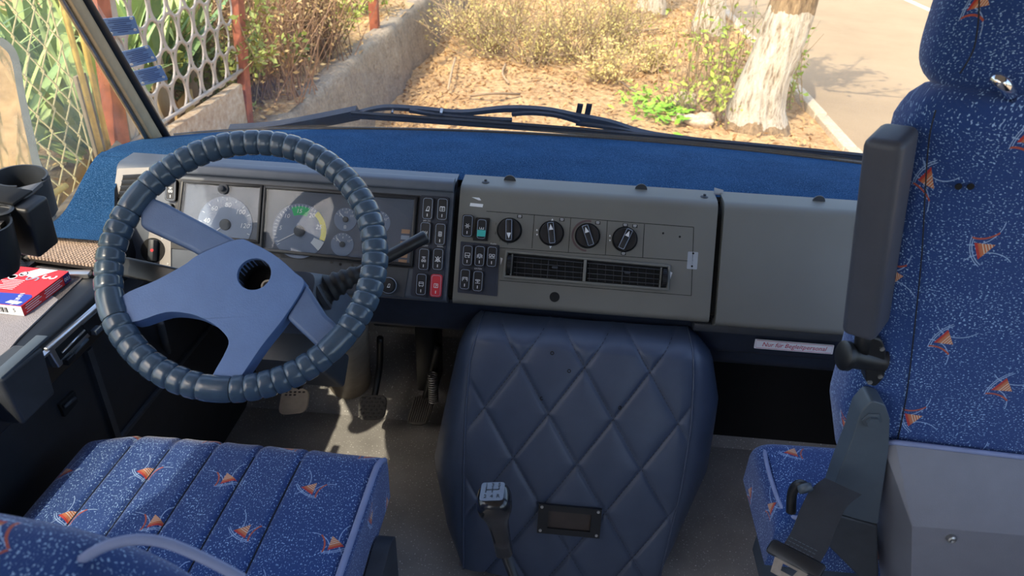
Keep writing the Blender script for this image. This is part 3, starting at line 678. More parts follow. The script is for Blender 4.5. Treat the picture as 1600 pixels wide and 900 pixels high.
hcn = wp(397, 428, hh); hole = [WP(hcn[0] + .0268 * math.cos(a), hcn[1] + .0268 * math.sin(a), hh) for a in np.linspace(0, 2 * math.pi, 28, endpoint=False)]
bevmod(obj('hub', prism_hole(outer, hole, WN * -.034), 'hub', sw, 40), .011, 4, 40)
for nm, poly in (('spoke', [(371, 376), (313, 398), (296, 388), (218, 352), (218, 300), (258, 316)]), ('spoke', [(478, 443), (447, 496), (494, 540), (530, 556), (542, 522), (508, 490)])):
    q = [WP(*wp(*p_, .0), .0) for p_ in poly]; bevmod(obj(nm, MB().prism(q, WN * -.024), 'spoke', sw, 40), .006, 3, 40)
hc_ = WP(*hcn, 0)
obj('horn_cup', MB().lathe(hc_ - WN * .05, WN, [(.0, 0), (.029, 0), (.029, .046), (.0268, .046), (.0268, .004), (0, .004)], 24), 'deep', sw)
obj('horn_contact', MB().lathe(hc_ - WN * .040 + W1 * .012 - W2 * .008, WN, [(.007, 0), (.011, 0), (.011, .008), (.008, .008), (.008, .003), (.0, .003)], 20), 'steel', sw)
# ------------------------------------------------------------------ column, stalks
CA = nrm(V(-.03, .60, -.72)); CX_ = nrm(np.cross(V(0, 0, 1), CA) * -1); CX_ = V(1, 0, 0); CXu = nrm(np.cross(CA, CX_)); DN = -.08 if CXu[2] > 0 else .08
sc_ = thing('steering_column', 'grey steering column shroud with a round boot reaching the floor', 'steering column', atz(548, 600, .0))
c0 = WC - WN * .04 + V(.03, 0, -.045)
def ringpts(c, w_, h_): return [c + CX_ * a * w_ / 2 + CXu * b * h_ / 2 for a, b in ((-1, -1), (1, -1), (1, 1), (-1, 1))]
def loft(mb, rings, r):
    R = [fillet(q, r) for q in rings]; n_ = len(R[0]); vs_ = [p_ for q in R for p_ in q]; fs = []
    for i in range(len(R) - 1):
        for j in range(n_): fs.append((i * n_ + j, i * n_ + (j + 1) % n_, (i + 1) * n_ + (j + 1) % n_, (i + 1) * n_ + j))
    fs += [tuple(range(n_))[::-1], tuple((len(R) - 1) * n_ + j for j in range(n_))]; return mb.add(vs_, fs)
obj('shroud', loft(MB(), [ringpts(c0, .14, .08), ringpts(c0 + CA * .05, .18, .11), ringpts(c0 + CA * .18, .19, .12), ringpts(c0 + CA * .25, .14, .11)], .02), 'inst', sc_)
obj('lower_shroud', loft(MB(), [ringpts(c0 + CA * .06 + CXu * DN, .15, .05), ringpts(c0 + CA * .30 + CXu * DN * .8, .15, .07)], .01), 'charcoal', sc_)
ft = atz(548, 601, .005); tp_ = atd(535, 470, 1.55); dd = nrm(ft - tp_); Lf = np.linalg.norm(ft - tp_)
obj('column_boot', MB().lathe(tp_, dd, [(.052, 0), (.056, Lf * .5), (.058, Lf * .8), (.064, Lf * .93), (.066, Lf)], 28), 'column', sc_, True)
def stalk(pts, radii, nm, mat, parent): return obj(nm, MB().tube(pts, .01, 12, radii=radii), mat, parent, 50)
rs = thing('control_stalk', 'slim black control stalk right of the column pointing at the switches', 'stalk', atd(508, 452, 1.27))
a_, b_ = atd(500, 458, 1.27), atd(667, 369, 1.30)
stalk([a_ + (b_ - a_) * t_ for t_ in (.30, .5, .8, .985, 1)], [.0105, .010, .0115, .0122, .009], 'lever', 'black', rs)
def bellows(a, b, r0, r1, n_):
    pts = []; rad = []
    for i in range(n_ * 4 + 1):
        t_ = i / (n_ * 4); pts.append(a + (b - a) * t_); rad.append((r0 + (r1 - r0) * t_) * (1 + (.08 if i % 4 in (1, 2) else -.08)))
    return pts, rad
p_, r_ = bellows(a_, a_ + (b_ - a_) * .36, .028, .013, 5); stalk(p_, r_, 'boot', 'black_rub', rs)
obj('boot_collar', MB().lathe(a_ - nrm(b_ - a_) * .004, nrm(b_ - a_), [(.034, 0), (.034, .008), (.028, .012)], 20), 'charcoal', rs)
ls = thing('control_stalk', 'broad flat black stalk with a wiper symbol at the left of the column', 'stalk', atd(250, 420, 1.22))
a_, b_ = atd(196, 417, 1.24), atd(300, 440, 1.22); d_ = nrm(b_ - a_); n_ = nrm(CAM - (a_ + b_) / 2); n_ = nrm(n_ - d_ * (n_ @ d_)); s2 = np.cross(n_, d_)
obj('lever', MB().box((a_ + b_) / 2, d_, s2, n_, np.linalg.norm(b_ - a_), .034, .024, .005, 3), 'black', ls)
gc = atd(257, 427, 1.23); gc = (a_ + b_) / 2 + d_ * .012 + n_ * .0112
piece('symbol', strokes([tuple(q * k for q in s_) for s_ in GL['def']], .0008).mesh('symbol', 'white', False), ls, frame_m(gc, d_, s2, n_))
piece('lettering', text_mesh('wh', .007, 'white'), ls, frame_m(gc + d_ * .014, d_, s2, n_))
# ------------------------------------------------------------------ pedals
def pad_pts(cx_, cy_, w_, h_, z): return atz(cx_, cy_, z)
def pedal(name, lab, pts, z, mat, kind, arm_top):
    q = [atz(*p_, z + (.05 if i in (0, 1) else 0)) for i, p_ in enumerate(pts)]; c = sum(q) / 4
    t_ = thing(name, lab, 'pedal', V(c[0], c[1], 0)); n_ = nrm(np.cross(q[1] - q[0], q[2] - q[1]))
    if n_[2] < 0: n_ = -n_
    obj('pad', MB().prism(fillet(q, .022, 5), n_ * -.016), mat, t_)
    e, f_ = nrm(q[1] - q[0]), nrm((q[0] + q[1] - q[2] - q[3])); L, W_ = np.linalg.norm((q[0] + q[1] - q[2] - q[3]) / 2), np.linalg.norm((q[1] - q[0] + q[2] - q[3]) / 2)
    if kind == 'studs':
        for i in range(6):
            for j in range(5):
                o_ = (.5 if i % 2 else 0); aa = (j + o_ - 2.25) / 5.2 * W_; bb = (i - 2.5) / 6.6 * L
                obj('stud', MB().box(c + e * aa + f_ * bb + n_ * .001, e, f_, n_, W_ * .11, L * .085, .004, .001), mat, t_)
    elif kind == 'ribs':
        for j in range(9):
            aa = (j - 4) / 9.5 * W_; A = (q[0] + q[1]) / 2 + e * aa - f_ * L * .07; B = (q[2] + q[3]) / 2 + e * aa + f_ * L * .07
            d = nrm(B - A); obj('rib', MB().box((A + B) / 2 + n_ * .001, d, e, n_, np.linalg.norm(B - A), W_ * .055, .005, .001), mat, t_)
    else:
        for j in range(8): obj('stud', MB().box(q[0] * .5 + q[1] * .5 - f_ * L * (.14 + .11 * (j // 5)) + e * ((j % 5) - 2) * W_ * .16 + n_ * .001, e, f_, n_, W_ * .09, L * .07, .003, .001), 'pedal', t_)
    m_ = c + f_ * L * .3 - n_ * .02; top = np.array(arm_top)
    obj('arm', MB().tube(smoothpoly([m_, m_ * .55 + top * .45 + V(0, .03, 0), top], 6, False), .009, 8), 'black', t_, True)
    return t_
pedal('clutch_pedal', 'worn shiny clutch pedal, leftmost below the steering wheel', [(441, 607), (483, 607), (478, 645), (434, 649)], .10, 'pedalworn', 'few', atz(480, 545, .42) + V(0, .12, 0))
pedal('brake_pedal', 'black studded brake pedal between the column boot and accelerator', [(561, 617), (605, 618), (600, 656), (559, 657)], .10, 'brakepad', 'studs', atd(594, 528, 1.86))
pedal('accelerator_pedal', 'long ribbed accelerator pedal beside the quilted engine cover', [(648, 617), (680, 618), (667, 664), (634, 662)], .06, 'pedal', 'ribs', atd(685, 540, 1.8))
# things behind the pedals
pb = thing('pedal_bracket', 'dark pedal bracket and linkage hanging under the dash', 'bracket', (-.40, 1.68, .25))
obj('bracket_plate', MB().abox(-.50, -.30, 1.66, 1.70, .24, .46, .008), 'charcoal', pb); obj('linkage', MB().abox(-.36, -.30, 1.56, 1.66, .10, .40, .01), 'black', pb); obj('spring', MB().tube([(-.30 + .012 * math.cos(a), 1.50 + .012 * math.sin(a), .12 + a * .0012) for a in np.arange(0, 80, .6)], .0025, 5), 'steel', pb, True)
tag(obj('steering_rod', MB().tube([atd(250, 505, 1.5), atd(268, 575, 1.75)], .008, 8), 'charcoal', None, True), 'thin dark rod standing in the footwell behind the wheel', 'rod')
# ------------------------------------------------------------------ quilted engine cover
ec = thing('engine_cover', 'padded navy vinyl engine cover with diamond quilting below the centre console', 'engine cover', (.07, 1.2, 0))
TN = V(0, -math.cos(math.radians(23)), math.sin(math.radians(23))); TP = V(0, 1.25, .55); TV = V(0, math.sin(math.radians(23)), math.cos(math.radians(23)))
def cv(px, py): q = on(px, py, TN, TP) - TP; return q[0], q @ TV
lt_ = [cv(*p_) for p_ in ((752, 494), (735, 560), (729, 640), (726, 740), (724, 884))]; rt_ = [cv(*p_) for p_ in ((1083, 522), (1083, 590), (1078, 660), (1062, 760), (1032, 892))]
lf_ = [cv(*p_) for p_ in ((742, 492), (712, 550), (688, 650), (667, 742), (690, 842), (722, 890))]; rf_ = [cv(*p_) for p_ in ((1090, 521), (1126, 570), (1137, 640), (1118, 752), (1060, 860), (1030, 895))]
def itp(tab, v):
    t_ = sorted((b, a) for a, b in tab); return float(np.interp(v, [q[0] for q in t_], [q[1] for q in t_]))
VT, VB = .020, -.545
ca_, cb_ = .1345, .2055
qa, qb = cv(813, 563)
def quilt(x, v):
    p_ = (x - qa) / ca_; r_ = (v - qb) / cb_
    d1 = abs(((p_ + r_) + .5) % 1 - .5); d2 = abs(((p_ - r_) + .5) % 1 - .5); d = min(d1, d2) * .112
    return .0052 * (1 - math.exp(-(d / .012))) - .0028 * math.exp(-(d / .003) ** 2)
def base_h(x, v):                     # gentle crown of the padded face, curling away at the top
    xl, xr = itp(lt_, v), itp(rt_, v); a = (2 * x - xl - xr) / (xr - xl); t_ = (v - VB) / (VT - VB)
    return .012 * (1 - a * a) - .07 * max(0, (t_ - .90) / .10) ** 2 + .018 * math.sin(math.pi * min(1, t_))
def fp(a, b):
    v = VB + (VT - VB) * b; xl, xr = itp(lt_, v), itp(rt_, v); x = xl + (xr - xl) * a
    e = min(a, 1 - a) * (xr - xl); ed = 1 - math.exp(-e / .010)
    return (TP + V(x, 0, 0) + TV * v + TN * (base_h(x, v) + quilt(x, v) * ed), None)
obj('quilted_panel', MB().grid(fp, 150, 170), 'vinyl', ec, True)
for side, edge, far in ((-1, lt_, lf_), (1, rt_, rf_)):
    def sp_(a, b):
        v = VB + (VT - VB) * b; x0 = itp(edge, v); x1 = itp(far, v); t_ = a
        w_ = abs(x1 - x0) + .012; ang = t_ * math.pi / 2
        if t_ < .5:
            q = t_ / .5; x = x0 + side * w_ * .92 * math.sin(q * math.pi / 2); h = base_h(x0, v) - .16 * (1 - math.cos(q * math.pi / 2)); 
        else:
            q = (t_ - .5) / .5; x = x0 + side * w_ * (.92 + .08 * q); h = base_h(x0, v) - .16 - .26 * q
        return (TP + V(x, 0, 0) + TV * v + TN * h + V(0, 0, max(0, .0)), None)
    obj('side_gusset', MB().grid(sp_, 20, 40), 'vinyl', ec, True)
    obj('edge_seam', MB().tube([TP + V(itp(edge, v), 0, 0) + TV * v + TN * (base_h(itp(edge, v), v) + .001) for v in np.linspace(VB, VT, 50)], .0022, 6), 'vinyl', ec, True)
stt = MB()
for fam in (1, -1):
    for kk_ in range(-9, 10):
        x_ = None; L_ = np.linspace(VB, VT - .015, 75)
        for i in range(len(L_) - 1):
            v0_, v1_ = L_[i], L_[i] + (L_[1] - L_[0]) * .55
            xs = [qa + ca_ * (kk_ - fam * (v - qb) / cb_) for v in (v0_, v1_)]
            xl, xr = itp(lt_, v0_), itp(rt_, v0_)
            if min(xs) < xl + .004 or max(xs) > xr - .004: continue
            stt.tube([TP + V(xx, 0, 0) + TV * v + TN * (base_h(xx, v) - .0018) for xx, v in zip(xs, (v0_, v1_))], .0006, 3, cap=False)
obj('stitching', stt, 'seam', ec, False, kind='stuff')
for p_ in ((863, 548), (889, 575), (847, 617), (967, 631)): 
    x_, v_ = cv(*p_); obj('screw_hole', MB().lathe(TP + V(x_, 0, 0) + TV * v_ + TN * (base_h(x_, v_) + quilt(x_, v_) - .002), TN, [(.004, 0), (.004, .003), (.0025, .003), (.0025, 0)], 12), 'deep', ec)
hx, hv = cv(889, 801); hb = base_h(hx, hv) + .008; HC = TP + V(hx, 0, 0) + TV * hv + TN * hb; rt2 = nrm(V(1, 0, 0) - TV * .0)
hr = obj('recessed_handle', prism_hole([HC + rt2 * a + TV * b for a, b in ((-.066, -.032), (.066, -.032), (.066, .032), (-.066, .032))], [HC + rt2 * a + TV * b for a, b in ((-.045, -.020), (.045, -.020), (.045, .019), (-.045, .019))], TN * .008), 'black', ec)
obj('handle_tray', MB().box(HC + TN * .0005, rt2, TV, TN, .094, .044, .001), plain('tray_brown', c8(64, 56, 52), .6), hr)
for a, b in ((-.059, -.026), (.059, -.026), (.059, .026), (-.059, .026)): obj('screw', MB().lathe(HC + rt2 * a + TV * b + TN * .008, TN, [(.0035, 0), (.003, .0012), (.0, .0008)], 10), 'steel', hr)
obj('torn_edge', MB().box(atz(722, 877, .05), (1, 0, 0), TV, TN, .012, .02, .006, .002), 'cloth', ec)
obj('base_trim', MB().tube([(TP + V(itp(lf_, v) - .004, 0, 0) + TV * v + TN * -.17) for v in np.linspace(-.48, -.18, 14)], .006, 6), 'shell', ec, True)
# ------------------------------------------------------------------ gear lever
kt = atd(770, 772, 1.0); kb_ = atd(788, 862, 1.06); gd = nrm(kb_ - kt); foot = kb_ + nrm(atd(803, 902, 1.085) - kb_) * 0; rd = nrm(atd(803, 902, 1.088) - kb_)
tb = (kb_[2] - .0) / -rd[2]; gfoot = kb_ + rd * tb
gl_ = thing('gear_lever', 'black gear lever with shift pattern knob before the engine cover', 'gear lever', gfoot)
obj('lever_rod', MB().tube([kb_ - rd * .02, gfoot + V(0, 0, .002)], .0075, 12), 'black', gl_, True)
gx = nrm(np.cross(gd, V(0, 1, 0)) * -1); gx = nrm(V(1, 0, 0) - gd * gd[0]); gy = np.cross(gd, gx)
def kring(t_, w_, h_, n_=24, pw=3.2):
    return [kt + gd * t_ + gx * (w_ * np.sign(math.cos(a)) * abs(math.cos(a)) ** (2 / pw)) + gy * (h_ * np.sign(math.sin(a)) * abs(math.sin(a)) ** (2 / pw)) for a in np.linspace(0, 2 * math.pi, n_, endpoint=False)]
prof_ = [(-.004, .014, .014), (-.002, .018, .018), (.003, .0225, .0225), (.014, .0245, .024), (.026, .0235, .022), (.042, .0175, .0165), (.06, .014, .0135), (.085, .0125, .012), (np.linalg.norm(kb_ - kt), .0125, .012)]
mb = MB(); R_ = [kring(*q) for q in prof_]; n_ = 24
fs = [tuple(range(n_)), tuple((len(R_) - 1) * n_ + j for j in range(n_))]
for i in range(len(R_) - 1):
    for j in range(n_): fs.append((i * n_ + j, i * n_ + (j + 1) % n_, (i + 1) * n_ + (j + 1) % n_, (i + 1) * n_ + j))
kn_ = obj('gear_knob', mb.add([p_ for q in R_ for p_ in q], fs), plain('gloss_black', c8(28, 30, 34), .22, coat=.3), gl_, True)
kn_n = -gd; kn_y = np.cross(kn_n, gx)
if kn_y[1] < 0: kn_y = -kn_y
fc = kt - gd * .0045
obj('pattern_plate', MB().prism(fillet([fc + gx * a + kn_y * b for a, b in ((-.0165, -.0165), (.0165, -.0165), (.0165, .0165), (-.0165, .0165))], .005), kn_n * .001), plain('dark_gloss_plate', c8(96, 104, 116), .2, coat=.5), kn_)
GM = frame_m(fc + kn_n * .0013, gx, kn_y, kn_n)
piece('shift_pattern', strokes([(-.009, 0, .009, 0), (-.009, -.005, -.009, .005), (0, -.005, 0, .005), (.009, -.0, .009, .005)], .0014).mesh('shift_pattern', 'black', False), kn_, GM @ Matrix.Translation((0, .003, 0)))
for t_, a, b in (('1', -.009, .0115), ('3', 0, .0115), ('5', .009, .0115), ('2', -.009, -.009), ('4', 0, -.009), ('R', .009, -.009)): piece('lettering', text_mesh(t_, .0085, 'black'), kn_, GM @ Matrix.Translation((a, b, 0)))
# ------------------------------------------------------------------ driver's seat
CZ = .50
ds = thing('driver_seat', 'blue patterned driver seat with channelled cushion below the steering wheel', 'seat', (-.53, .55, 0))
def wrap(s_, hw, r):
    a = abs(s_); sg_ = 1 if s_ >= 0 else -1; flat = hw - r; arc = r * math.pi / 2
    if a <= flat: return s_, 0.
    if a <= flat + arc: t_ = (a - flat) / r; return sg_ * (flat + r * math.sin(t_)), r * (1 - math.cos(t_))
    return sg_ * hw, r + (a - flat - arc)
def cushion(cx_, cy_, cz, hw, hl, rl, rr_, rf, drop, seams, nu=90, nv=80, slope=0., cornk=.0):
    Ax = hw - rr_ + rr_ * math.pi / 2 + (drop - rr_); Ay = hl - rf + rf * math.pi / 2 + (drop - rf)
    def fn(a, b):
        sx, sy = (2 * a - 1) * Ax, (2 * b - 1) * Ay
        x, dx = wrap(sx, hw, rl if sx < 0 else rr_); y, dy = wrap(sy, hl, rf)
        if cornk and y > 0: x_n, y_n = x / hw, y / hl; y = y - cornk * max(0, (-x_n - .45) / .55) ** 2 * y_n ** 2 * hl
        z = -min(drop, (dx ** 3 + dy ** 3) ** (1 / 3)) + slope * y + .012 * (1 - (x / hw) ** 2) * (1 - (y / hl) ** 2)
        for s_ in seams: z -= .007 * math.exp(-((x - s_) / .005) ** 2) - .003 * math.exp(-((x - s_) / .03) ** 2)
        return (V(cx_ + x, cy_ + y, cz + z), (sx + 3, sy + 3))
    return MB().grid(fn, nu, nv), fn
ccx, ccy, chw, chl = -.542, .662, .270, .268
mbc, cfn = cushion(ccx, ccy, CZ, chw, chl, .05, .022, .055, .13, (-.165, -.095, -.02, .055, .135), nu=280, cornk=.14)
cu_ = obj('cushion', mbc, 'fabric', ds, True)
obj('cushion_piping', MB().tube([V(ccx + chw - .004, y, CZ + .001 - .04 * max(0, (y - ccy - chl + .07) / .07) ** 2) for y in np.linspace(ccy - chl, ccy + chl - .006, 24)], .0055, 8), 'piping', cu_, True)
for s_ in (-.165, -.095, -.02, .055, .135): obj('cushion_seam', MB().tube([V(ccx + s_, y, CZ + .012 * (1 - (s_ / chw) ** 2) * (1 - ((y - ccy) / chl) ** 2) - .0034) for y in np.linspace(ccy - chl * .9, ccy + chl * .78, 20)], .0013, 4), 'seam', cu_, True)
obj('seat_base', MB().abox(-.76, -.31, .42, .88, .0, .36, .02), 'black', ds)
obj('side_cover', MB().prism(fillet([(-.268, .40, .12), (-.268, .84, .12), (-.268, .835, .385), (-.268, .80, .40), (-.268, .40, .36)], .015), (.028, 0, 0)), 'charcoal', ds)
obj('recline_handle', MB().box((-.232, .60, .25), (1, 0, 0), (0, 1, 0), (0, 0, 1), .02, .14, .05, .008), 'black', ds)
# backrest top, close to the lens
bx0, bx1 = -.80, -.232
def bk(a, b):
    # outline across the seat; rounded shoulders
    s_ = b * 2 - 1; ang = a * 2 * math.pi
    v = b; z0 = .42; zt = .978
    z = z0 + (zt - z0) * math.sin(v * math.pi / 2) if v < 1 else zt
    q = v; wk = (1 - max(0, q - .45) ** 2.6 * 2.3); wk = max(.02, wk)
    hw_ = (bx1 - bx0) / 2 * max(.03, (1 - q ** 9) ** .5); dp = .075 * max(.03, (1 - q ** 6) ** .5)
    c, s2_ = math.cos(ang), math.sin(ang); pw = .55
    x = (bx0 + bx1) / 2 + hw_ * np.sign(c) * abs(c) ** pw; y = .365 - .05 * v + dp * np.sign(s2_) * abs(s2_) ** pw
    return (V(x, y, z0 + (zt - z0) * q), (x * 1.0 + 3.02, (z0 + (zt - z0) * q) + 3 + (y - .315 if s2_ > 0 else .315 - y) * -1))
bo = obj('backrest', MB().grid(bk, 64, 40, closed_u=True).add([bk(i / 32, 1)[0] for i in range(32)], [tuple(range(32))]), 'fabric', ds, True)
pts = smoothpoly([atd(95, 905, .53), atd(135, 870, .535), atd(175, 850, .54), atd(222, 843, .545), atd(268, 851, .55), atd(330, 878, .555), atd(380, 905, .56)], 6, False)
obj('backrest_piping', MB().tube(pts, .0042, 8), 'piping', bo, True)
# ------------------------------------------------------------------ companion seat
SX, SYB, SYF = .605, .845, .965
ps = thing('companion_seat', 'blue patterned companion seat with grey back shell seen from behind', 'seat', (SX, .95, 0))
def pback(a, b):
    ang = a * 2 * math.pi; z0, z1 = .60, 1.192; z = z0 + (z1 - z0) * b
    xl = float(np.interp(z, [.60, .70, .85, 1.05, 1.14, 1.168, 1.185, 1.192], [.475, .44, .432, .412, .406, .416, .435, .465])); hw_ = SX - xl
    dp = .062 * float(np.interp(b, [0, .8, .93, .98, 1], [1, 1, .92, .65, .2])); c, s_ = math.cos(ang), math.sin(ang)
    x = SX + hw_ * np.sign(c) * abs(c) ** .5; y = (SYB + SYF) / 2 + .03 * (1 - b) * 0 + dp * np.sign(s_) * abs(s_) ** .55
    return (V(x, y, z), (z + 3 - (y - SYB), x + 3.02 + (y - SYB) * (1 if c > 0 else -1)))
pk = obj('backrest', MB().grid(pback, 72, 44, closed_u=True).add([pback(i / 36, 1)[0] for i in range(36)], [tuple(range(36))], [pback(i / 36, 1)[1] for i in range(36)]), 'fabric', ps, True)
obj('backrest_seam', MB().tube(smoothpoly([aty(*p_, SYB - .0015) for p_ in ((1462, 172), (1452, 215), (1446, 290), (1440, 400), (1428, 520), (1416, 620), (1402, 690))], 5, False), .0009, 5), 'seam', pk, True)
def phead(a, b):
    ang = a * 2 * math.pi; t_ = (2 * b - 1); hz = .135; zc = 1.285
    k_ = max(.02, 1 - abs(t_) ** 6) ** .5; c, s_ = math.cos(ang), math.sin(ang)
    x = SX + .188 * k_ * np.sign(c) * abs(c) ** .62; y = .925 + .058 * k_ * np.sign(s_) * abs(s_) ** .7; z = zc + hz * t_
    return (V(x, y, z), (z + 3.3 + (.84 - y) * (1 if t_ > 0 else -1), x + 3.05 + (y - .84) * (1 if c > 0 else -1)))
hr_ = obj('headrest', MB().grid(phead, 56, 36, closed_u=True).add([phead(i / 28, 1)[0] for i in range(28)] + [phead(i / 28, 0)[0] for i in range(28)], [tuple(range(28)), tuple(range(28, 56))], [phead(i / 28, 1)[1] for i in range(28)] + [phead(i / 28, 0)[1] for i in range(28)]), 'fabric', ps, True)
obj('headrest_seam', MB().tube(smoothpoly([aty(*p_, .864) for p_ in ((1530, 0), (1528, 40), (1520, 80), (1500, 115))], 5, False), .0009, 5), 'seam', hr_, True)
q = smoothpoly([aty(1556, 122, .85), aty(1562, 127, .842), aty(1572, 136, .845), aty(1580, 150, .87)], 5, False)
obj('headrest_post', MB().tube(q + [q[-1] + V(0, .01, -.06)], .0075, 10), 'chrome', ps, True)
obj('headrest_post', MB().tube([V(SX + .08, .90, 1.12), V(SX + .08, .90, 1.26)], .0075, 10), 'chrome', ps, True)
for p_ in ((1497, 291), (1516, 291)): obj('buttonhole', MB().lathe(aty(*p_, SYB - .003), (0, -1, 0), [(.004, 0), (.004, .002), (.0, .002)], 10), 'deep', pk)
# grey moulded shell
ya, yc = .835, .775
sh = [aty(1378, 692, ya), aty(1600, 714, ya), aty(1700, 722, ya), aty(1425, 822, yc), aty(1600, 837, yc), aty(1720, 845, yc), aty(1424, 905, yc - .01), aty(1600, 920, yc - .01), aty(1740, 930, yc - .01), aty(1364, 822, ya + .04), aty(1372, 910, ya + .04), aty(1399, 691, ya - .004)]
mb = MB(); B0 = [p_ + V(0, .10, 0) for p_ in sh]
low = [V(p_[0], p_[1], .12) for p_ in (sh[10], sh[6], sh[7], sh[8])]
vs_ = sh + low
mb.add(vs_, [(11, 1, 4, 3), (1, 2, 5, 4), (3, 4, 7, 6), (4, 5, 8, 7), (0, 11, 3), (0, 3, 9), (9, 3, 6, 10), (10, 6, 13, 12), (6, 7, 14, 13), (7, 8, 15, 14)])
shl = obj('back_shell', mb, 'shell', ps, 40); sm_ = shl.modifiers.new('thick', 'SOLIDIFY'); sm_.thickness = .004; sm_.offset = -1; bevmod(shl, .006, 3, 20)
obj('shell_top_edge', MB().tube([sh[0], sh[11], sh[1] + V(0, -.001, 0), sh[2]], .004, 8), 'piping', shl, True)
for p_, yy in (((1389, 723), ya - .0), ((1486, 841), yc - .003)): obj('screw', MB().lathe(aty(*p_, yy) + V(0, -.0, 0), (0, -1, .05), [(.0065, -.004), (.0065, .004), (.004, .0055), (.0, .004)], 14), 'steel', shl)
# side bracket
br = [(1362, 626), (1383, 632), (1391, 655), (1389, 700), (1372, 820), (1340, 812), (1300, 800), (1298, 775), (1312, 735), (1330, 690), (1344, 645)]
bq = [aty(*p_, .815) for p_ in br]
bo_ = bevmod(obj('side_bracket', MB().prism(fillet(bq, .006), (0, .035, 0)), 'bracket', ps, 40), .006, 3, 40)
bc = aty(1362, 656, .815); obj('pivot_bolt', MB().lathe(bc, (0, -1, 0), [(.014, 0), (.014, .002), (.009, .003), (.009, .008), (.0, .008)], 6), 'bracket', bo_)
lw = [(1298, 802), (1372, 822), (1374, 905), (1345, 905), (1300, 860), (1280, 835)]
bevmod(obj('lower_cover', MB().prism([aty(*p_, .817) for p_ in lw], (0, .04, 0)), 'charcoal', ps, 40), .004)
# cushion
mbp, _ = cushion(.625, .965, .485, .225, .10, .05, .05, .05, .125, (), 60, 50)
pc = obj('cushion', mbp, 'fabric', ps, True)
obj('cushion_piping', MB().tube(smoothpoly([V(.418, 1.045, .462), V(.409, 1.01, .472), V(.408, .95, .470), V(.418, .890, .466), V(.46, .874, .470), V(.62, .874, .476)], 6, False), .004, 8), 'piping', pc, True)
obj('cushion_base', MB().abox(.43, .82, .80, 1.02, .22, .36, .02), 'bracket', ps); obj('pedestal', MB().abox(.50, .75, .85, .98, 0, .24, .01), 'black', ps)
# folded-up armrest
ar_ = thing('armrest', 'black padded armrest folded upright on the left of the companion seat', 'armrest', aty(1348, 565, .86))
a_, b_ = aty(1394, 206, .835), aty(1352, 512, .85); d_ = nrm(b_ - a_); ex_ = nrm(V(.80, -.60, 0) - d_ * (V(.80, -.60, 0) @ d_)); ez_ = np.cross(d_, ex_)
L_ = np.linalg.norm(b_ - a_)
obj('pad', MB().box((a_ + b_) / 2, ex_, ez_, d_, .044, .060, L_, .010, 4), 'armrest', ar_)
obj('stem', MB().tube([b_ - d_ * .01, b_ + d_ * .05], .0115, 14), 'black', ar_, True)
pv = b_ + d_ * .052; pd = nrm(V(-.75, -.1, .1))
obj('pivot', MB().lathe(pv - pd * .03, pd, [(.019, 0), (.017, .004), (.017, .045), (.021, .05), (.021, .057), (.017, .06), (0, .06)], 24), 'black', ar_)
mq = [aty(*p_, .842) for p_ in ((1362, 526), (1378, 530), (1385, 548), (1383, 590), (1368, 606), (1354, 600), (1352, 575), (1356, 540))]
pl_ = bevmod(obj('mounting_plate', MB().prism(fillet(mq, .006), (0, .03, 0)), 'black', ar_), .003)
for p_ in ((1378, 545), (1375, 588), (1359, 597)): obj('screw', MB().lathe(aty(*p_, .842), (0, -1, 0), [(.0035, -.001), (.0035, .0015), (0, .001)], 10), 'steel', pl_)
# belt buckle
bb_ = thing('seat_belt_buckle', 'black belt webbing with metal buckle tongue beside the companion seat', 'seat belt', aty(1240, 850, .84))
bp_ = [(1300, 752), (1278, 770), (1262, 800), (1248, 835), (1232, 862)]; bl, brr = [], []
mb = MB(); W_ = [atd(x_, y_, 1.02 - i * .004) for i, (x_, y_) in enumerate(bp_)]; C3 = smoothpoly(W_, 5, False); wd = nrm(atd(1290, 845, 1.0) - atd(1240, 820, 1.02)) * .040; nn_ = nrm(np.cross(wd, C3[-1] - C3[0]))
for i in range(len(C3) - 1): mb.add([C3[i] - wd * .25, C3[i] + wd, C3[i + 1] + wd, C3[i + 1] - wd * .25] + [p_ - nn_ * .003 for p_ in (C3[i] - wd * .25, C3[i] + wd, C3[i + 1] + wd, C3[i + 1] - wd * .25)], [(0, 1, 2, 3), (4, 5, 6, 7), (0, 1, 5, 4), (1, 2, 6, 5), (2, 3, 7, 6), (3, 0, 4, 7)])
obj('webbing', mb, 'webbing', bb_)
wdn = nrm(wd); fd = nrm(C3[-1] - C3[-2]); bn = np.cross(wdn, fd); fc2 = C3[-1] + wdn * .012
obj('buckle_body', MB().box(fc2 + fd * .004, wdn, fd, bn, .075, .022, .016, .005), 'black', bb_)
obj('tongue', prism_hole([fc2 + wdn * a + fd * b for a, b in ((-.024, .012), (.024, .012), (.018, .036), (-.018, .036))], [fc2 + wdn * a + fd * b for a, b in ((-.010, .018), (.010, .018), (.008, .028), (-.008, .028))], bn * .003), 'steel', bb_)
sl = MB()
for i in range(7):
    for j in range(6): sl.box(C3[-7] + wdn * (-.004 + i * .0055) + fd * (j * .0052) + np.cross(wdn, fd) * (-.0018 if (np.cross(wdn, fd) @ (CAM - fc2)) < 0 else .0018), wdn, fd, bn, .004, .0008, .0008)
obj('webbing_stitches', sl, 'bracket', bb_, kind='stuff')
kn2 = thing('adjuster_lever', 'small curved dark lever on the companion seat cushion side', 'lever', atd(1248, 775, 1.03))
obj('lever_arm', MB().tube(smoothpoly([atd(1236, 800, 1.04), atd(1238, 770, 1.03), atd(1248, 757, 1.02), atd(1258, 760, 1.015)], 5, False), .007, 10), 'black', kn2, True)
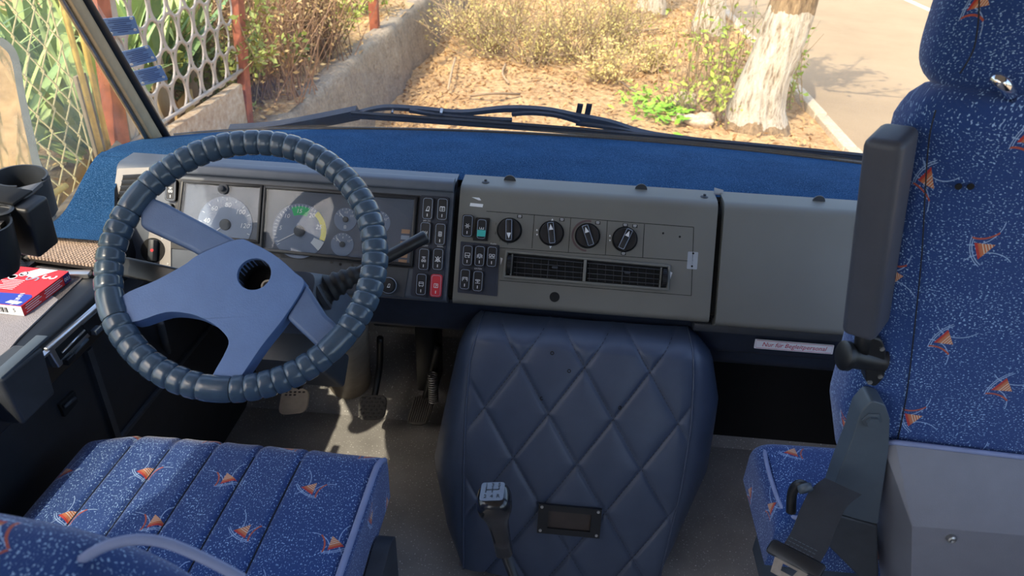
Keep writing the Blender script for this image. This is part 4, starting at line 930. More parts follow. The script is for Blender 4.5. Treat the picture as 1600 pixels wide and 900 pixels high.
obj('lever_grip', MB().tube([atd(1256, 758, 1.015), atd(1260, 768, 1.01)], .010, 12), 'bracket', kn2, True)
# ------------------------------------------------------------------ things on and along the window ledge
LZ = .6905
tag(obj('ledge_cloth', MB().add([atz(0, 458, LZ), atz(75, 460, LZ), atz(92, 470, LZ), atz(30, 530, LZ), atz(0, 566, LZ), atz(-130, 690, LZ), atz(-220, 640, LZ), atz(-60, 480, LZ)] + [p_ + V(0, 0, .003) for p_ in [atz(0, 458, LZ), atz(75, 460, LZ), atz(92, 470, LZ), atz(30, 530, LZ), atz(0, 566, LZ), atz(-130, 690, LZ), atz(-220, 640, LZ), atz(-60, 480, LZ)]], [tuple(range(8)), tuple(range(15, 7, -1))] + [(i, (i + 1) % 8, (i + 1) % 8 + 8, i + 8) for i in range(8)]), 'cloth', None), 'pale grey felt lying on the window ledge under the red box', 'felt')
fq = [atz(*p_, LZ - .0004) for p_ in ((45, 415), (138, 427), (90, 473), (-40, 470))]
tag(obj('ledge_felt', MB().prism(fq, (0, 0, .002)), 'darkfelt', None), 'dark speckled felt strip beside the red box on the ledge', 'felt')
# woven mat
mz = .698; mq = [atz(*p_, mz) for p_ in ((94, 364), (172, 369), (160, 424), (42, 408))]
mt = thing('woven_mat', 'brown coarse woven mat on the ledge in front of the carpet', 'mat', sum(mq) / 4)
obj('mat_backing', MB().prism(mq, (0, 0, .006)), 'matbase', mt)
kb2 = MB()
for i in range(22):
    for j in range(20):
        a, b = (j + .5 + (.5 if i % 2 else 0)) / 21, (i + .5) / 22
        c = (mq[0] * (1 - a) + mq[1] * a) * (1 - b) + (mq[3] * (1 - a) + mq[2] * a) * b + V(0, 0, .008)
        e = nrm(mq[1] - mq[0]); kb2.box(c, e, np.cross(V(0, 0, 1), e), V(0, 0, 1), .0046, .0034, .008)
obj('weave', kb2, 'matrib', mt, False, kind='stuff')
tag(obj('rubber_edging', MB().tube([atz(40, 408, .70), atz(94, 362, .705), atz(172, 366, .71)], .008, 8), 'black_rub', None, True), 'black rubber edging around the woven mat', 'edging')
tag(obj('ledge_bracket', MB().box(atz(122, 428, .695), nrm((.98, .15, 0)), nrm((-.15, .98, 0)), (0, 0, 1), .045, .018, .010, .002), 'alu', None), 'small pale metal bracket between mat and ledge edge', 'bracket')
tag(obj('ribbed_hose', MB().tube(*(lambda pr: (pr[0], .012, 10, pr[1]))(bellows(atz(6, 395, .72), atz(36, 425, .70), .013, .013, 9))), 'black_rub', None, True), 'short black ribbed hose under the cup holder', 'hose')
# carton
bt = .6945; bhh = .019
f0, f1 = atz(33, 479, bt + bhh), atz(107, 424, bt + bhh); bu = nrm(f1 - f0); bu[2] = 0; bu = nrm(bu); bl_ = np.linalg.norm(f1 - f0); bv = np.cross(V(0, 0, 1), bu); bw = .095
cb = thing('carton', 'red and blue printed cardboard box on the window ledge', 'box', V(*(f0 + bu * bl_ / 2 + bv * bw / 2)[:2], bt))
def CBp(a, b, c): return V(f0[0], f0[1], bt) + bu * a + bv * b + V(0, 0, c)
obj('box_body', MB().add([CBp(*q) for q in ((0, 0, 0), (bl_, 0, 0), (bl_, bw, 0), (0, bw, 0), (0, 0, bhh), (bl_, 0, bhh), (bl_, bw, bhh), (0, bw, bhh))], [(0, 3, 2, 1), (4, 5, 6, 7), (0, 1, 5, 4), (1, 2, 6, 5), (2, 3, 7, 6), (3, 0, 4, 7)]), 'boxred', cb)
Mtop = frame_m(CBp(0, 0, bhh + .0003), bu, bv, V(0, 0, 1)); Msd = frame_m(CBp(0, -.0003, 0), bu, V(0, 0, 1), -bv)
def flat(pts, mat, nm, Mx): return piece(nm, MB().prism([(a, b, 0) for a, b in pts], (0, 0, .0003)).mesh(nm, mat, 40), cb, Mx)
flat([(.001, .002), (.030, .002), (.036, .008), (.036, .030), (.032, bw - .002), (.001, bw - .002)], 'boxblue', 'blue_panel', Mtop)
flat([(bl_ * .72, .045), (bl_ - .001, .02), (bl_ - .001, .055), (bl_ * .80, .075)], 'card', 'white_panel', Mtop @ Matrix.Translation((0, 0, .0001)))
for t_, x_, y_, sz, m_, r_ in (('S', bl_ * .70, .045, .034, 'dialgrey', 2.1), ('3', bl_ * .78, .020, .038, 'card', 2.1), ('NARVA', .020, .022, .0115, 'card', 2.3)): piece('lettering', text_mesh(t_, sz, m_), cb, Mtop @ Matrix.Translation((x_, y_, .0004)) @ Matrix.Rotation(r_ + math.pi / 2 - .5, 4, 'Z'))
flat([(.004, .01), (.012, .006), (.014, .03), (.006, .034)], 'card', 'white_flash', Mtop @ Matrix.Translation((0, 0, .0004)))
for (x_, y_) in ((bl_ * .70, .082), (bl_ * .80, .070)): piece('seal_ring', MB().lathe((x_, y_, 0), (0, 0, 1), [(.0078, 0), (.0078, .0004), (.0058, .0004), (.0058, 0)], 20).mesh('seal_ring', 'card', 40), cb, Mtop)
for i in range(7): flat([(bl_ * .38 + i * .005, .052), (bl_ * .38 + .0012 + i * .005, .052), (bl_ * .38 + .0012 + i * .005, .082 + .006 * (i % 3)), (bl_ * .38 + i * .005, .082 + .006 * (i % 3))], 'card', 'print_line', Mtop)
flat([(bl_ * .86, .001), (bl_ - .0006, .001), (bl_ - .0006, bhh - .001), (bl_ * .86, bhh - .001)], 'navyprint', 'navy_panel', Msd)
piece('lettering', text_mesh('100', .0105, 'card'), cb, Msd @ Matrix.Translation((bl_ * .93, bhh / 2, .0004)) @ Matrix.Rotation(math.pi, 4, 'Z'))
for i in range(4):
    for xa, xb in ((.006, bl_ * .38), (bl_ * .44, bl_ * .83)): flat([(xa + .003 * (i % 2), .003 + i * .004), (xb - .004 * ((i + 1) % 3), .003 + i * .004), (xb - .004 * ((i + 1) % 3), .0042 + i * .004), (xa + .003 * (i % 2), .0042 + i * .004)], 'card', 'print_line', Msd)
Men = frame_m(CBp(-.0003, bw, 0), -bv, V(0, 0, 1), -bu)
flat([(0, 0), (bw, 0), (bw, bhh), (0, bhh)], 'card', 'white_end', Men)
for i in range(10): flat([(.045 + i * .0024, .004), (.045 + i * .0024 + .0006 * (1 + i % 3), .004), (.045 + i * .0024 + .0006 * (1 + i % 3), .014), (.045 + i * .0024, .014)], 'deep', 'barcode_line', Men @ Matrix.Translation((0, 0, .0003)))
piece('lettering', text_mesh('5', .010, 'deep'), cb, Men @ Matrix.Translation((.080, bhh / 2, .0004)))
# ashtray and pocket on the door
def onl(px, py, x): return atx(px, py, x)
def xbox(pxs, x, th, mat, name, root, bev=.004):
    q = [atx(*p_, x) for p_ in pxs]; return bevmod(obj(name, MB().prism(q, (-th, 0, 0)), mat, root), bev)
at_ = thing('door_ashtray', 'silver framed ashtray unit set in the door below the ledge', 'ashtray', atx(112, 540, -.82))
xbox([(74, 545), (152, 478), (162, 505), (93, 576)], -.822, .04, 'alu', 'frame', at_, .003)
xbox([(86, 546), (132, 503), (138, 520), (95, 563)], -.8215, .01, 'deep', 'drawer', at_, .001)
obj('drawer_edge', MB().tube([atx(97, 551, -.8205), atx(132, 516, -.8205)], .0022, 6), 'alu', at_, True)
obj('drawer_edge', MB().tube([atx(116, 552, -.820), atx(137, 530, -.820)], .003, 6), 'bracket', at_, True)
obj('latch', MB().box(atx(108, 561, -.818), (1, 0, 0), (0, 1, 0), (0, 0, 1), .012, .022, .012, .002), 'black', at_); obj('hinge_block', MB().box(atx(151, 516, -.815), (1, 0, 0), (0, 1, 0), (0, 0, 1), .012, .02, .010, .002), 'bracket', at_)
xbox([(128, 508), (158, 482), (163, 500), (142, 525)], -.8205, .01, 'black', 'hinge_cover', at_, .001)
pk_ = thing('door_pocket', 'black plastic bin on the door left of the ashtray', 'bin', atx(40, 620, -.80))
xbox([(0, 595), (68, 541), (88, 615), (38, 665)], -.80, .05, 'charcoal', 'bin_body', pk_, .006)
obj('lid_slot', MB().box((atx(12, 576, -.812) + atx(52, 546, -.812)) / 2 + V(0, 0, .004), (1, 0, 0), (0, 1, 0), (0, 0, 1), .02, .11, .006, .002), 'bracket', pk_)
dh = thing('door_handle_recess', 'small black recessed pull in the lower door panel', 'handle', atx(108, 632, -.857))
xbox([(94, 632), (118, 610), (123, 628), (103, 652)], -.853, .008, 'deep', 'recess', dh, .002); obj('pull', MB().tube([atx(100, 636, -.85), atx(117, 622, -.85)], .004, 6), 'charcoal', dh, True)
# cup holder
ch = thing('cup_holder', 'black double cup holder clipped beside the left window', 'cup holder', atd(30, 330, 1.12))
cc = atd(32, 278, 1.16); up = nrm(V(.10, -.05, 1)); ux_ = nrm(V(1, .0, -.1)); 
obj('open_cup', MB().lathe(cc - up * .065, up, [(.0, .004), (.034, .004), (.036, .07), (.039, .07), (.038, .0), (.0, .0)], 30, V(.7, -.7, 0), .75, 2 * math.pi - .3), 'charcoal', ch, 50)
obj('cup_arm', MB().lathe(cc - up * .06, up, [(.036, 0), (.0375, .062), (.041, .062), (.041, .0), (.036, 0)], 16, V(1, 0, 0), -1.1, .45), 'charcoal', ch, 50)
pt = [atd(*p_, d_) for p_, d_ in (((0, 300), 1.12), ((26, 294), 1.14), ((66, 284), 1.13), ((48, 300), 1.10), ((0, 352), 1.06), ((-60, 380), 1.05), ((-60, 300), 1.12))]
obj('tray_plate', MB().prism(pt, up * -.006), plain('sunlit_black_plastic', c8(92, 92, 94), .4), ch)  # black plastic coloured paler to paint in the sun sheen on the tray
q = [atd(26, 318, 1.10), atd(55, 302, 1.10)]
c = atd(26, 330, 1.10); obj('square_pocket', MB().box(c - up * .022 + V(.008, 0, 0), ux_, np.cross(up, ux_), up, .060, .05, .085, .006, 3), 'black', ch)
obj('pocket_mouth', MB().box(atd(10, 312, 1.09) + up * .008, ux_, np.cross(up, ux_), up, .055, .045, .004, .001), 'deep', ch)
obj('lower_cup', MB().lathe(atd(-12, 395, 1.06) - up * .03, up, [(.0, 0), (.028, 0), (.034, .02), (.036, .08), (.033, .08), (.031, .01), (0, .006)], 26), 'black', ch, 50)
obj('cup_rim', MB().lathe(atd(-2, 330, 1.06), up, [(.017, 0), (.02, .003), (.017, .005), (.014, .003), (.017, 0)], 20), 'charcoal', ch, 50)
# ------------------------------------------------------------------ outside: wipers and mirror
wi = thing('windscreen_wiper', 'black bowed wiper arm and blade parked along the windscreen foot', 'wiper', onws(900, 190, .03))
arm = smoothpoly([onws(*p_, .035) for p_ in ((560, 176), (600, 168), (650, 170), (720, 176), (790, 170), (850, 173), (900, 183), (950, 193), (1000, 208), (1080, 222), (1180, 233), (1290, 246), (1360, 258))], 5, False)
mb = MB()
def ribbon(mb, pts, w_, th, nvec):
    vs_ = []; fs = []
    for i, p_ in enumerate(pts):
        d = nrm(pts[min(i + 1, len(pts) - 1)] - pts[max(i - 1, 0)]); b = nrm(np.cross(d, nvec)); ww = w_[i] if hasattr(w_, '__len__') else w_
        for a, h in ((-1, -1), (1, -1), (1, 1), (-1, 1)): vs_.append(p_ + b * a * ww / 2 + nvec * h * th / 2)
    n_ = len(pts)
    for i in range(n_ - 1):
        for j in range(4): fs.append((i * 4 + j, i * 4 + (j + 1) % 4, i * 4 + 4 + (j + 1) % 4, i * 4 + 4 + j))
    fs += [(0, 1, 2, 3), tuple((n_ - 1) * 4 + j for j in range(4))]; return mb.add(vs_, fs)
WNv = nrm(V(0, 1, LEAN))
wd_ = [float(np.interp(i / (len(arm) - 1), [0, .1, .3, .45, .62, .8, 1], [.008, .012, .014, .022, .026, .016, .012])) for i in range(len(arm))]
M['wiper'] = plain('wiper_black', c8(48, 52, 60), .5)
obj('arm', ribbon(MB(), arm, wd_, .012, WNv), 'wiper', wi)
for dy, w_ in ((0, .006), (5, .009), (9.5, .004)):
    bl = smoothpoly([onws(x_, 176 + (x_ - 548) * .083 + dy * .7 - 4 * math.sin((x_ - 548) / 800 * math.pi), .012) for x_ in (548, 650, 780, 900, 1020, 1150, 1280, 1350)], 4, False)
    obj('blade', ribbon(MB(), bl, w_, .008, WNv), 'wiper' if dy else 'black_rub', wi)
for pa in (((640, 172), (690, 180), (760, 186), (800, 188)), ((800, 178), (830, 176), (870, 180), (905, 190)), ((900, 192), (960, 200), (1010, 210), (1060, 218))):
    obj('linkage', ribbon(MB(), smoothpoly([onws(*p_, .025) for p_ in pa], 5, False), .011, .010, WNv), 'wiper', wi)
for x_ in (904, 918): 
    a, b = onws(x_ - 2, 186, .05), onws(x_ + 3, 163, .05); obj('clip', MB().box((a + b) / 2, nrm(b - a), np.cross(nrm(b - a), WNv), WNv, np.linalg.norm(b - a), .015, .006), 'deep', wi)
for p_ in ((690, 172), (995, 206), (614, 171)): obj('rivet', MB().lathe(onws(*p_, .030), -WNv, [(.004, -.004), (.004, .013), (.0, .0135)], 10), 'steel', wi)
cow = smoothpoly([onws(*p_, .03) for p_ in ((360, 205), (430, 200), (500, 188), (560, 176))], 5, False)
tag(obj('windscreen_cowl', ribbon(MB(), cow, .035, .02, WNv), 'wiper', None), 'dark curved cowl strip outside the windscreen at the left', 'cowl')
cow = smoothpoly([onws(*p_, .04) for p_ in ((1010, 214), (1100, 226), (1230, 240), (1360, 258))], 5, False)
tag(obj('windscreen_cowl', ribbon(MB(), cow, .03, .02, WNv), 'wiper', None), 'dark curved cowl strip outside the windscreen at the right', 'cowl')
mr = thing('wing_mirror', 'grey framed wing mirror outside the left window', 'mirror', atd(-30, 160, 2.1))
mq = [(-150, 20), (-20, 52), (14, 66), (30, 92), (40, 150), (62, 250), (68, 300), (-110, 300)]
md = lambda y: 1.95 + .30 * y / 300
mo = [atd(*p_, md(p_[1])) for p_ in mq]; mi = [atd(*p_, md(p_[1])) for p_ in [(-140, 32), (-20, 64), (6, 76), (18, 96), (28, 150), (50, 256), (54, 290), (-100, 290)]]
fwd_ = nrm(mo[3] - CAM)
obj('housing', prism_hole(smoothpoly(mo, 4), smoothpoly(mi, 4), fwd_ * .03), plain('mirror_grey', c8(96, 104, 108), .5), mr)
M['mglass'] = plain('mirror_glass', (.82, .84, .84), .04, 1., var=.02)
obj('mirror_glass', MB().prism(smoothpoly(mi, 4), fwd_ * .004), 'mglass', mr, False)
obj('mirror_back', MB().prism([p_ + fwd_ * .03 for p_ in smoothpoly(mo, 4)], fwd_ * .04), 'charcoal', mr)
obj('mirror_bracket', MB().tube([mo[6] + fwd_ * .05, mo[6] + fwd_ * .05 + V(.05, -.05, -.3), V(-1.10, 1.70, .45)], .012, 8), 'black', mr, True)
# ------------------------------------------------------------------ outside: ground, kerb, road
GZ = -.85
def earth(name, cols, sc1, sc2, bs, bd):
    m, t, b = new_mat(name); co = coords(t)
    a = ramp(t, noise(t, co, sc1, 5, .65), [(.28, cols[0]), (.5, cols[1]), (.72, cols[2])]); f = noise(t, co, sc2, 4, .7)
    c = mixc(t, .5, a, ramp(t, f, [(.35, cols[0]), (.5, cols[1]), (.68, cols[3])]))
    t.links.new(c, b.inputs['Base Color']); b.inputs['Roughness'].default_value = .95; b.inputs['Specular IOR Level'].default_value = .1
    bump(t, b, f, bs, bd); return m
M['dirt'] = earth('dry_earth', (c8(132, 100, 66), c8(196, 160, 112), c8(222, 192, 142), c8(230, 206, 160)), 2.2, 22, .9, .03)
M['road'] = earth('pale_asphalt', (c8(146, 126, 98), c8(164, 143, 112), c8(174, 153, 122), c8(180, 160, 130)), .8, 90, .3, .006)
M['concrete'] = earth('old_concrete', (c8(120, 108, 92), c8(156, 142, 120), c8(176, 164, 142), c8(186, 174, 154)), 5, 30, .8, .02)
M['kerb'] = earth('kerb_concrete', (c8(170, 150, 122), c8(200, 182, 152), c8(216, 200, 172), c8(222, 208, 184)), 4, 50, .5, .01)
def gn(x, y): return -.26 * math.exp(-((x + 2.0) / .42) ** 2) + .035 * math.sin(x * 2.1 + .7 * y) * math.sin(y * 1.3 - x) + .02 * math.sin(x * 5.3 + 1) * math.cos(y * 4.1)
struct('ground', MB().grid(lambda a, b: (V(-14 + 16.62 * a, -16 + 51 * b, GZ + gn(-14 + 16.62 * a, -16 + 51 * b) - .02), None), 110, 220), 'dirt', True, 'dry leaf strewn earth verge')
struct('road', MB().abox(2.72, 22, -20, 60, GZ - .2, GZ - .06), 'road', label='pale sunlit asphalt road')
kbr = bpy.data.objects.new('kerb', None); COL.objects.link(kbr); kbr['kind'] = 'structure'; kbr['label'] = 'pale concrete kerb along the road'
km = MB().box((0, 0, 0), (1, 0, 0), (0, 1, 0), (0, 0, 1), .13, .98, .22, .012).mesh('kerb_stone', 'kerb', 40)
for i in range(26):
    piece('kerb_stone', km, kbr, Matrix.Translation((2.665 + random.uniform(-.008, .008), 4.2 + i, GZ - .08 + random.uniform(-.008, .008))) @ Matrix.Rotation(random.uniform(-.008, .008), 4, 'Z'))
struct('road_marking', MB().abox(6.78, 6.92, -20, 60, GZ - .061, GZ - .057), plain('road_paint', c8(226, 214, 194), .8), label='white painted line on the road')
# terrace and retaining wall on the left
TZ = -.39
struct('terrace', MB().grid(lambda a, b: (V(-14 + 11.85 * a, -16 + 47 * b, TZ + .6 * gn(9 + 3 * a * 3, 30 * b)), None), 60, 90), 'dirt', True, 'raised earth strip along the fence')
def wf(a, b):
    y = -16 + 47 * a; j = .03 * math.sin(y * 3.1) + .018 * math.sin(y * 9.7 + 2 * b) + .012 * math.sin(y * 23 + 5 * b)
    prof = [(-2.0, GZ - .4), (-2.06, GZ + .12), (-2.08, GZ + .30), (-2.10, TZ - .02), (-2.14, TZ + .015), (-2.30, TZ + .01), (-2.36, TZ - .05)]
    i = b * 6; k_ = min(5, int(i)); f = i - k_; x = prof[k_][0] * (1 - f) + prof[k_ + 1][0] * f; z = prof[k_][1] * (1 - f) + prof[k_ + 1][1] * f
    return (V(x + j, y, z + j * .5), None)
struct('wall_retaining', MB().grid(wf, 376, 12), 'concrete', True, 'low rough concrete retaining wall')
# ------------------------------------------------------------------ fence
FX = -2.33
M['rust'] = plain('rust_red_paint', c8(152, 86, 60), .75, var=.3, vscale=14, bscale=60)
M['sheet'] = plain('grey_sheet_metal', c8(168, 158, 146), .6, var=.15, vscale=10)
M['wire'] = plain('galvanised_wire', c8(206, 196, 150), .5, var=.15)
M['ypipe'] = plain('yellow_pipe', c8(206, 176, 96), .5, var=.15)
M['wood'] = plain('weathered_wood', c8(128, 116, 98), .85, var=.25, vscale=12)
M['slab'] = earth('stained_concrete', (c8(150, 120, 92), c8(182, 160, 132), c8(196, 184, 164), c8(204, 192, 172)), 3, 24, .4, .01)
fe = thing('perforated_fence', 'grey sheet fence with oval cut-outs between rust red posts', 'fence', (FX, 4.3, TZ))
def zat(px, py): return atx(px, py, FX)
ytop = 1.55
py0, py1 = 3.48, 5.0
def ovals():
    mb = MB(); cw2, ch2 = .19, .225; z0 = -.02
    for r in range(9):
        for c in range(-1, 9):
            y0 = py0 + .04 + c * cw2 + (cw2 / 2 if r % 2 else 0); zc = z0 + r * ch2 * .78 + ch2 / 2
            if y0 < py0 + .02 or y0 > py1 - .06: continue
            n_ = 20; vin = []; 
            for i in range(n_):
                a = 2 * math.pi * i / n_; vin.append((.047 * math.cos(a), .088 * math.sin(a)))
            for hx_, r1 in ((0, .010), ):
                vs_ = []
                for i in range(n_):
                    a = 2 * math.pi * i / n_; o_ = 1.16 + .12 * abs(math.sin(2 * a))
                    for s_, dx in ((1., 0), (1., .012), (o_ + .02, .004)): vs_.append((FX + .004 + dx, y0 + .080 * s_ * math.cos(a), zc + .094 * s_ * math.sin(a)))
                fs = []
                for i in range(n_):
                    i2 = (i + 1) % n_; fs += [(i * 3, i2 * 3, i2 * 3 + 1, i * 3 + 1), (i * 3 + 1, i2 * 3 + 1, i2 * 3 + 2, i * 3 + 2)]
                mb.add(vs_, fs)
    return mb
def shear(mb, k_=.10):
    mb.v = [(x, y + k_ * (z + .35), z) for x, y, z in mb.v]; return mb
obj('oval_sheet', shear(ovals()), 'sheet', fe, True)
strips = [(py0 + .04 + c * .0575, ) for c in range(1, 26)]
obj('concrete_slab', MB().abox(FX - .04, FX + .03, py0 - .2, py1 - .05, TZ - .1, -.06, .01), 'slab', fe)
obj('rail', MB().rod((FX + .02, py0, -.0), (FX + .02, py1, .02), .012, 8), 'sheet', fe, True)
obj('grey_strip', shear(MB().abox(FX - .006, FX + .006, py0 + .05, py0 + .13, -.1, 1.6)), 'sheet', fe)
for y_, w_ in ((3.40, .055), (5.0, .05)): obj('post', shear(MB().abox(FX - .03, FX + .03, y_ - w_, y_ + w_, TZ - .05, 1.7, .006), .17), 'rust', fe)
cl_ = thing('chain_link_fence', 'chain link fence with yellow pipe frame seen through the dusty side window', 'fence', (FX, 2.0, TZ))
mb = MB()
for i in range(-14, 30):
    for s_ in (1, -1):
        pts = []
        for j in range(0, 23):
            z = -.35 + j * .085; y = .3 + i * .115 + (s_ * (j % 2) * .0575)
            if .2 < y < 3.25: pts.append(V(FX + .006 * s_ * (1 if j % 2 else -1), y, z))
        if len(pts) > 2: mb.tube(pts, .005, 4)
obj('wire_mesh', mb, 'wire', cl_, True)
for pa_, pb_ in (((166, 215), (130, 60)), ((152, 215), (112, 60))): obj('pipe', MB().tube([atx(*pa_, FX + .03) * 1.35 - atx(*pb_, FX + .03) * .35, atx(*pb_, FX + .03) * 2.2 - atx(*pa_, FX + .03) * 1.2], .014, 8), 'ypipe', cl_, True)
obj('pipe', MB().tube([(FX + .03, .4, -.02), (FX + .03, 2.95, .0)], .015, 8), 'ypipe', cl_, True)
for (a, b) in (((1.9, -.30), (3.35, .06)), ((1.6, -.40), (3.3, -.16))): obj('wooden_rail', MB().box((FX + .06, (a[0] + b[0]) / 2 if 0 else (a + b)[0], 0), (1, 0, 0), (0, 1, 0), (0, 0, 1), .01, .01, .01) if 0 else MB().tube([(FX + .07, a[0] if 0 else a, 0) for a in ()] or [V(FX + .07, a, b) for a, b in (a, b)], .026, 4), 'wood', cl_)
obj('wooden_board', MB().abox(FX - .02, FX + .0, 3.27, 3.35, TZ, .42, .004), 'wood', cl_)
tag(obj('fence_post', MB().abox(-2.30, -2.20, 8.40, 8.50, TZ - .1, 2.0, .01), 'rust', None), 'rust red post standing alone beyond the brown shrubs', 'post')
# ------------------------------------------------------------------ planting
def leafmat(name, a, b_, rough=.5):
    m, t, b = new_mat(name); oi = t.nodes.new('ShaderNodeObjectInfo'); co = coords(t)
    f = Nd(t, oi.outputs['Random']) * .6 + Nd(t, noise(t, co, 9, 3)) * .5
    t.links.new(ramp(t, f.k, [(.2, a), (.8, b_)]), b.inputs['Base Color']); b.inputs['Roughness'].default_value = rough
    b.inputs['Transmission Weight'].default_value = 0; return m
M['yucca'] = leafmat('yucca_green', c8(96, 132, 84), c8(188, 206, 128))
M['dryleaf'] = leafmat('dry_leaf', c8(176, 132, 78), c8(226, 196, 132), .8)
M['olive_leaf'] = leafmat('olive_leaf', c8(150, 142, 74), c8(214, 196, 122), .8)
M['green_leaf'] = leafmat('fresh_leaf', c8(120, 150, 44), c8(196, 206, 92), .6)
M['bush_leaf'] = leafmat('bush_leaf', c8(70, 96, 44), c8(166, 170, 76), .6)
M['twig'] = leafmat('twig_bark', c8(120, 100, 76), c8(176, 152, 116), .9)
M['browntwig'] = leafmat('brown_twig', c8(112, 86, 64), c8(176, 140, 104), .9)
M['litter'] = leafmat('leaf_litter', c8(130, 96, 58), c8(222, 184, 124), .9)
def blade_mesh(L, w_, bend, mat, fold=.25):
    mb = MB(); n_ = 6; vs_ = []; fs = []
    for i in range(n_ + 1):
        t_ = i / n_; ww = w_ * (1 - t_ ** 2.2) * (.6 + .8 * min(1, t_ * 3)) / 1.4; z = L * t_ - bend * L * t_ ** 3 * .4; x = bend * L * t_ ** 2 * .7
        vs_ += [(x + ww * fold, -ww, z), (x, 0, z), (x + ww * fold, ww, z)]
    for i in range(n_):
        for j in (0, 1): fs.append((i * 3 + j, i * 3 + j + 1, i * 3 + 4 + j, i * 3 + 3 + j))
    return MB().add(vs_, fs).mesh('leaf', mat, True)
YL = [blade_mesh(.75, .038, .25, 'yucca'), blade_mesh(.6, .034, .6, 'yucca'), blade_mesh(.85, .036, .1, 'yucca')]
YD = [blade_mesh(.6, .038, .9, 'dryleaf'), blade_mesh(.5, .034, 1.2, 'dryleaf')]
def yucca(x, y, z, nl, nd, sc, lab):
    t_ = thing('yucca_plant', lab, 'plant', (x, y, z), 'yuccas behind the fence')
    hgt = .25 + .35 * random.random()
    obj('trunk', MB().tube([(x, y, z), (x + .02, y, z + hgt)], .05, 8, radii=[.06, .05]), 'twig', t_, True)
    nl, nd = int(nl * 1.7), int(nd * 1.4)
    for i in range(nl + nd):
        dry = i >= nl; a = random.uniform(0, 6.283); tl = random.uniform(.1, 1.1) if not dry else random.uniform(1.0, 2.2)
        me = random.choice(YD if dry else YL); s_ = sc * random.uniform(.75, 1.2)
        if x + math.sin(min(tl, 1.57)) * math.cos(a) * .8 * s_ > FX - .04: a = math.pi - a if not dry else random.choice((1, -1)) * random.uniform(1.45, 1.9)
        mw = Matrix.Translation((x, y, z + hgt * (random.uniform(.5, 1) if not dry else random.uniform(.2, .9)))) @ Matrix.Rotation(a, 4, 'Z') @ Matrix.Rotation(tl, 4, 'Y') @ Matrix.Scale(s_, 4)
        piece('leaf', me, t_, mw)
ylab = ['leaning against the perforated sheet near its front post', 'behind the middle of the perforated sheet', 'behind the perforated sheet near its far post']
YS = [(-2.72, 3.75, 24, 4, ' behind the front end of the oval sheet fence'), (-2.80, 4.15, 26, 4, ' behind the middle of the oval sheet fence'), (-2.72, 4.6, 26, 3, ' behind the far third of the oval sheet fence'), (-2.75, 5.05, 22, 4, ' beside the far rust red fence post'), (-3.3, 4.3, 26, 2, ' tallest at the back behind the oval sheet fence'),
      (-2.75, 1.6, 16, 16, ' with dry skirt beside the mirror behind chain link'), (-2.7, 2.1, 14, 22, ' with many dead straw leaves behind chain link'), (-2.78, 2.6, 16, 20, ' with straw leaves next to the yellow pipes'), (-3.2, 2.0, 26, 4, ' with long green leaves above the chain link straw'), (-3.2, 2.7, 26, 4, ' with broad green leaves behind the yellow pipes'), (-3.4, 3.3, 26, 4, ' half hidden by the windscreen pillar'), (-2.75, 3.15, 18, 10, ' behind the weathered board and rust post'), (-2.9, 1.2, 20, 16, ' at the mirror edge of the side window'), (-3.5, 3.7, 26, 0, ' rising behind the lowest windscreen sticker'), (-3.5, 4.9, 26, 0, ' at the back near the far rust red post'), (-3.6, 1.6, 26, 0, ' farthest back beside the wing mirror')]
for (x, y, a, b, l) in YS: yucca(x, y, TZ, a, b, 1.15, 'spiky green yucca' + l)
def twigs(mb, base, n_, L, spread, r, rnd, up=1., curve=.5):
    tips = []
    for i in range(n_):
        a = rnd.uniform(0, 6.283); t_ = rnd.uniform(.05, spread); d = V(math.cos(a) * math.sin(t_), math.sin(a) * math.sin(t_), math.cos(t_) * up); l = L * rnd.uniform(.5, 1.1)
        p_ = V(*base) + V(rnd.gauss(0, L * .16), rnd.gauss(0, L * .16), 0); pts = [p_]; c_ = V(rnd.gauss(0, 1), rnd.gauss(0, 1), rnd.gauss(0, .4)) * curve * .12
        for j in range(4): d = nrm(d + c_); p_ = p_ + d * l / 4; pts.append(p_)
        mb.tube(pts, r, 3, radii=[r, r * .8, r * .6, r * .45, r * .2], cap=False); tips.append(pts)
        for s2_ in range(2):
            j = rnd.randint(1, 3); b = pts[j]; d2 = nrm(d + V(rnd.gauss(0, .6), rnd.gauss(0, .6), rnd.gauss(.1, .4))); q = [b, b + d2 * l * .2, b + d2 * l * .36 + V(0, 0, .02)]
            mb.tube(q, r * .5, 3, radii=[r * .5, r * .4, r * .2], cap=False); tips.append(q)
    return tips
def leaves(mb, tips, n_, s_, rnd, jit=.03):
    for i in range(n_):
        q = rnd.choice(tips); j = rnd.randint(1, len(q) - 1); p_ = q[j - 1] + (q[j] - q[j - 1]) * rnd.random() + V(rnd.gauss(0, jit), rnd.gauss(0, jit), rnd.gauss(0, jit))
        a = nrm((rnd.gauss(0, 1), rnd.gauss(0, 1), rnd.gauss(0, .7))); b = nrm(np.cross(a, (rnd.gauss(0, 1), rnd.gauss(0, 1), rnd.gauss(0, 1)))); ss = s_ * rnd.uniform(.6, 1.4)
        mb.add([p_ - a * ss, p_ + b * ss * .45, p_ + a * ss, p_ - b * ss * .45], [(0, 1, 2, 3)])
def shrub(name, lab, cat, base, nt, L, spread, r, nl, ls_, tm, lm, group, seed, up=1.):
    rnd = random.Random(seed); t_ = thing(name, lab, cat, base, group); mb = MB(); tips = twigs(mb, base, nt, L, spread, r, rnd, up)
    obj('branches', mb, tm, t_, False)
    if nl: lb = MB(); leaves(lb, tips, nl, ls_, rnd); obj('foliage', lb, lm, t_, False, kind='stuff')
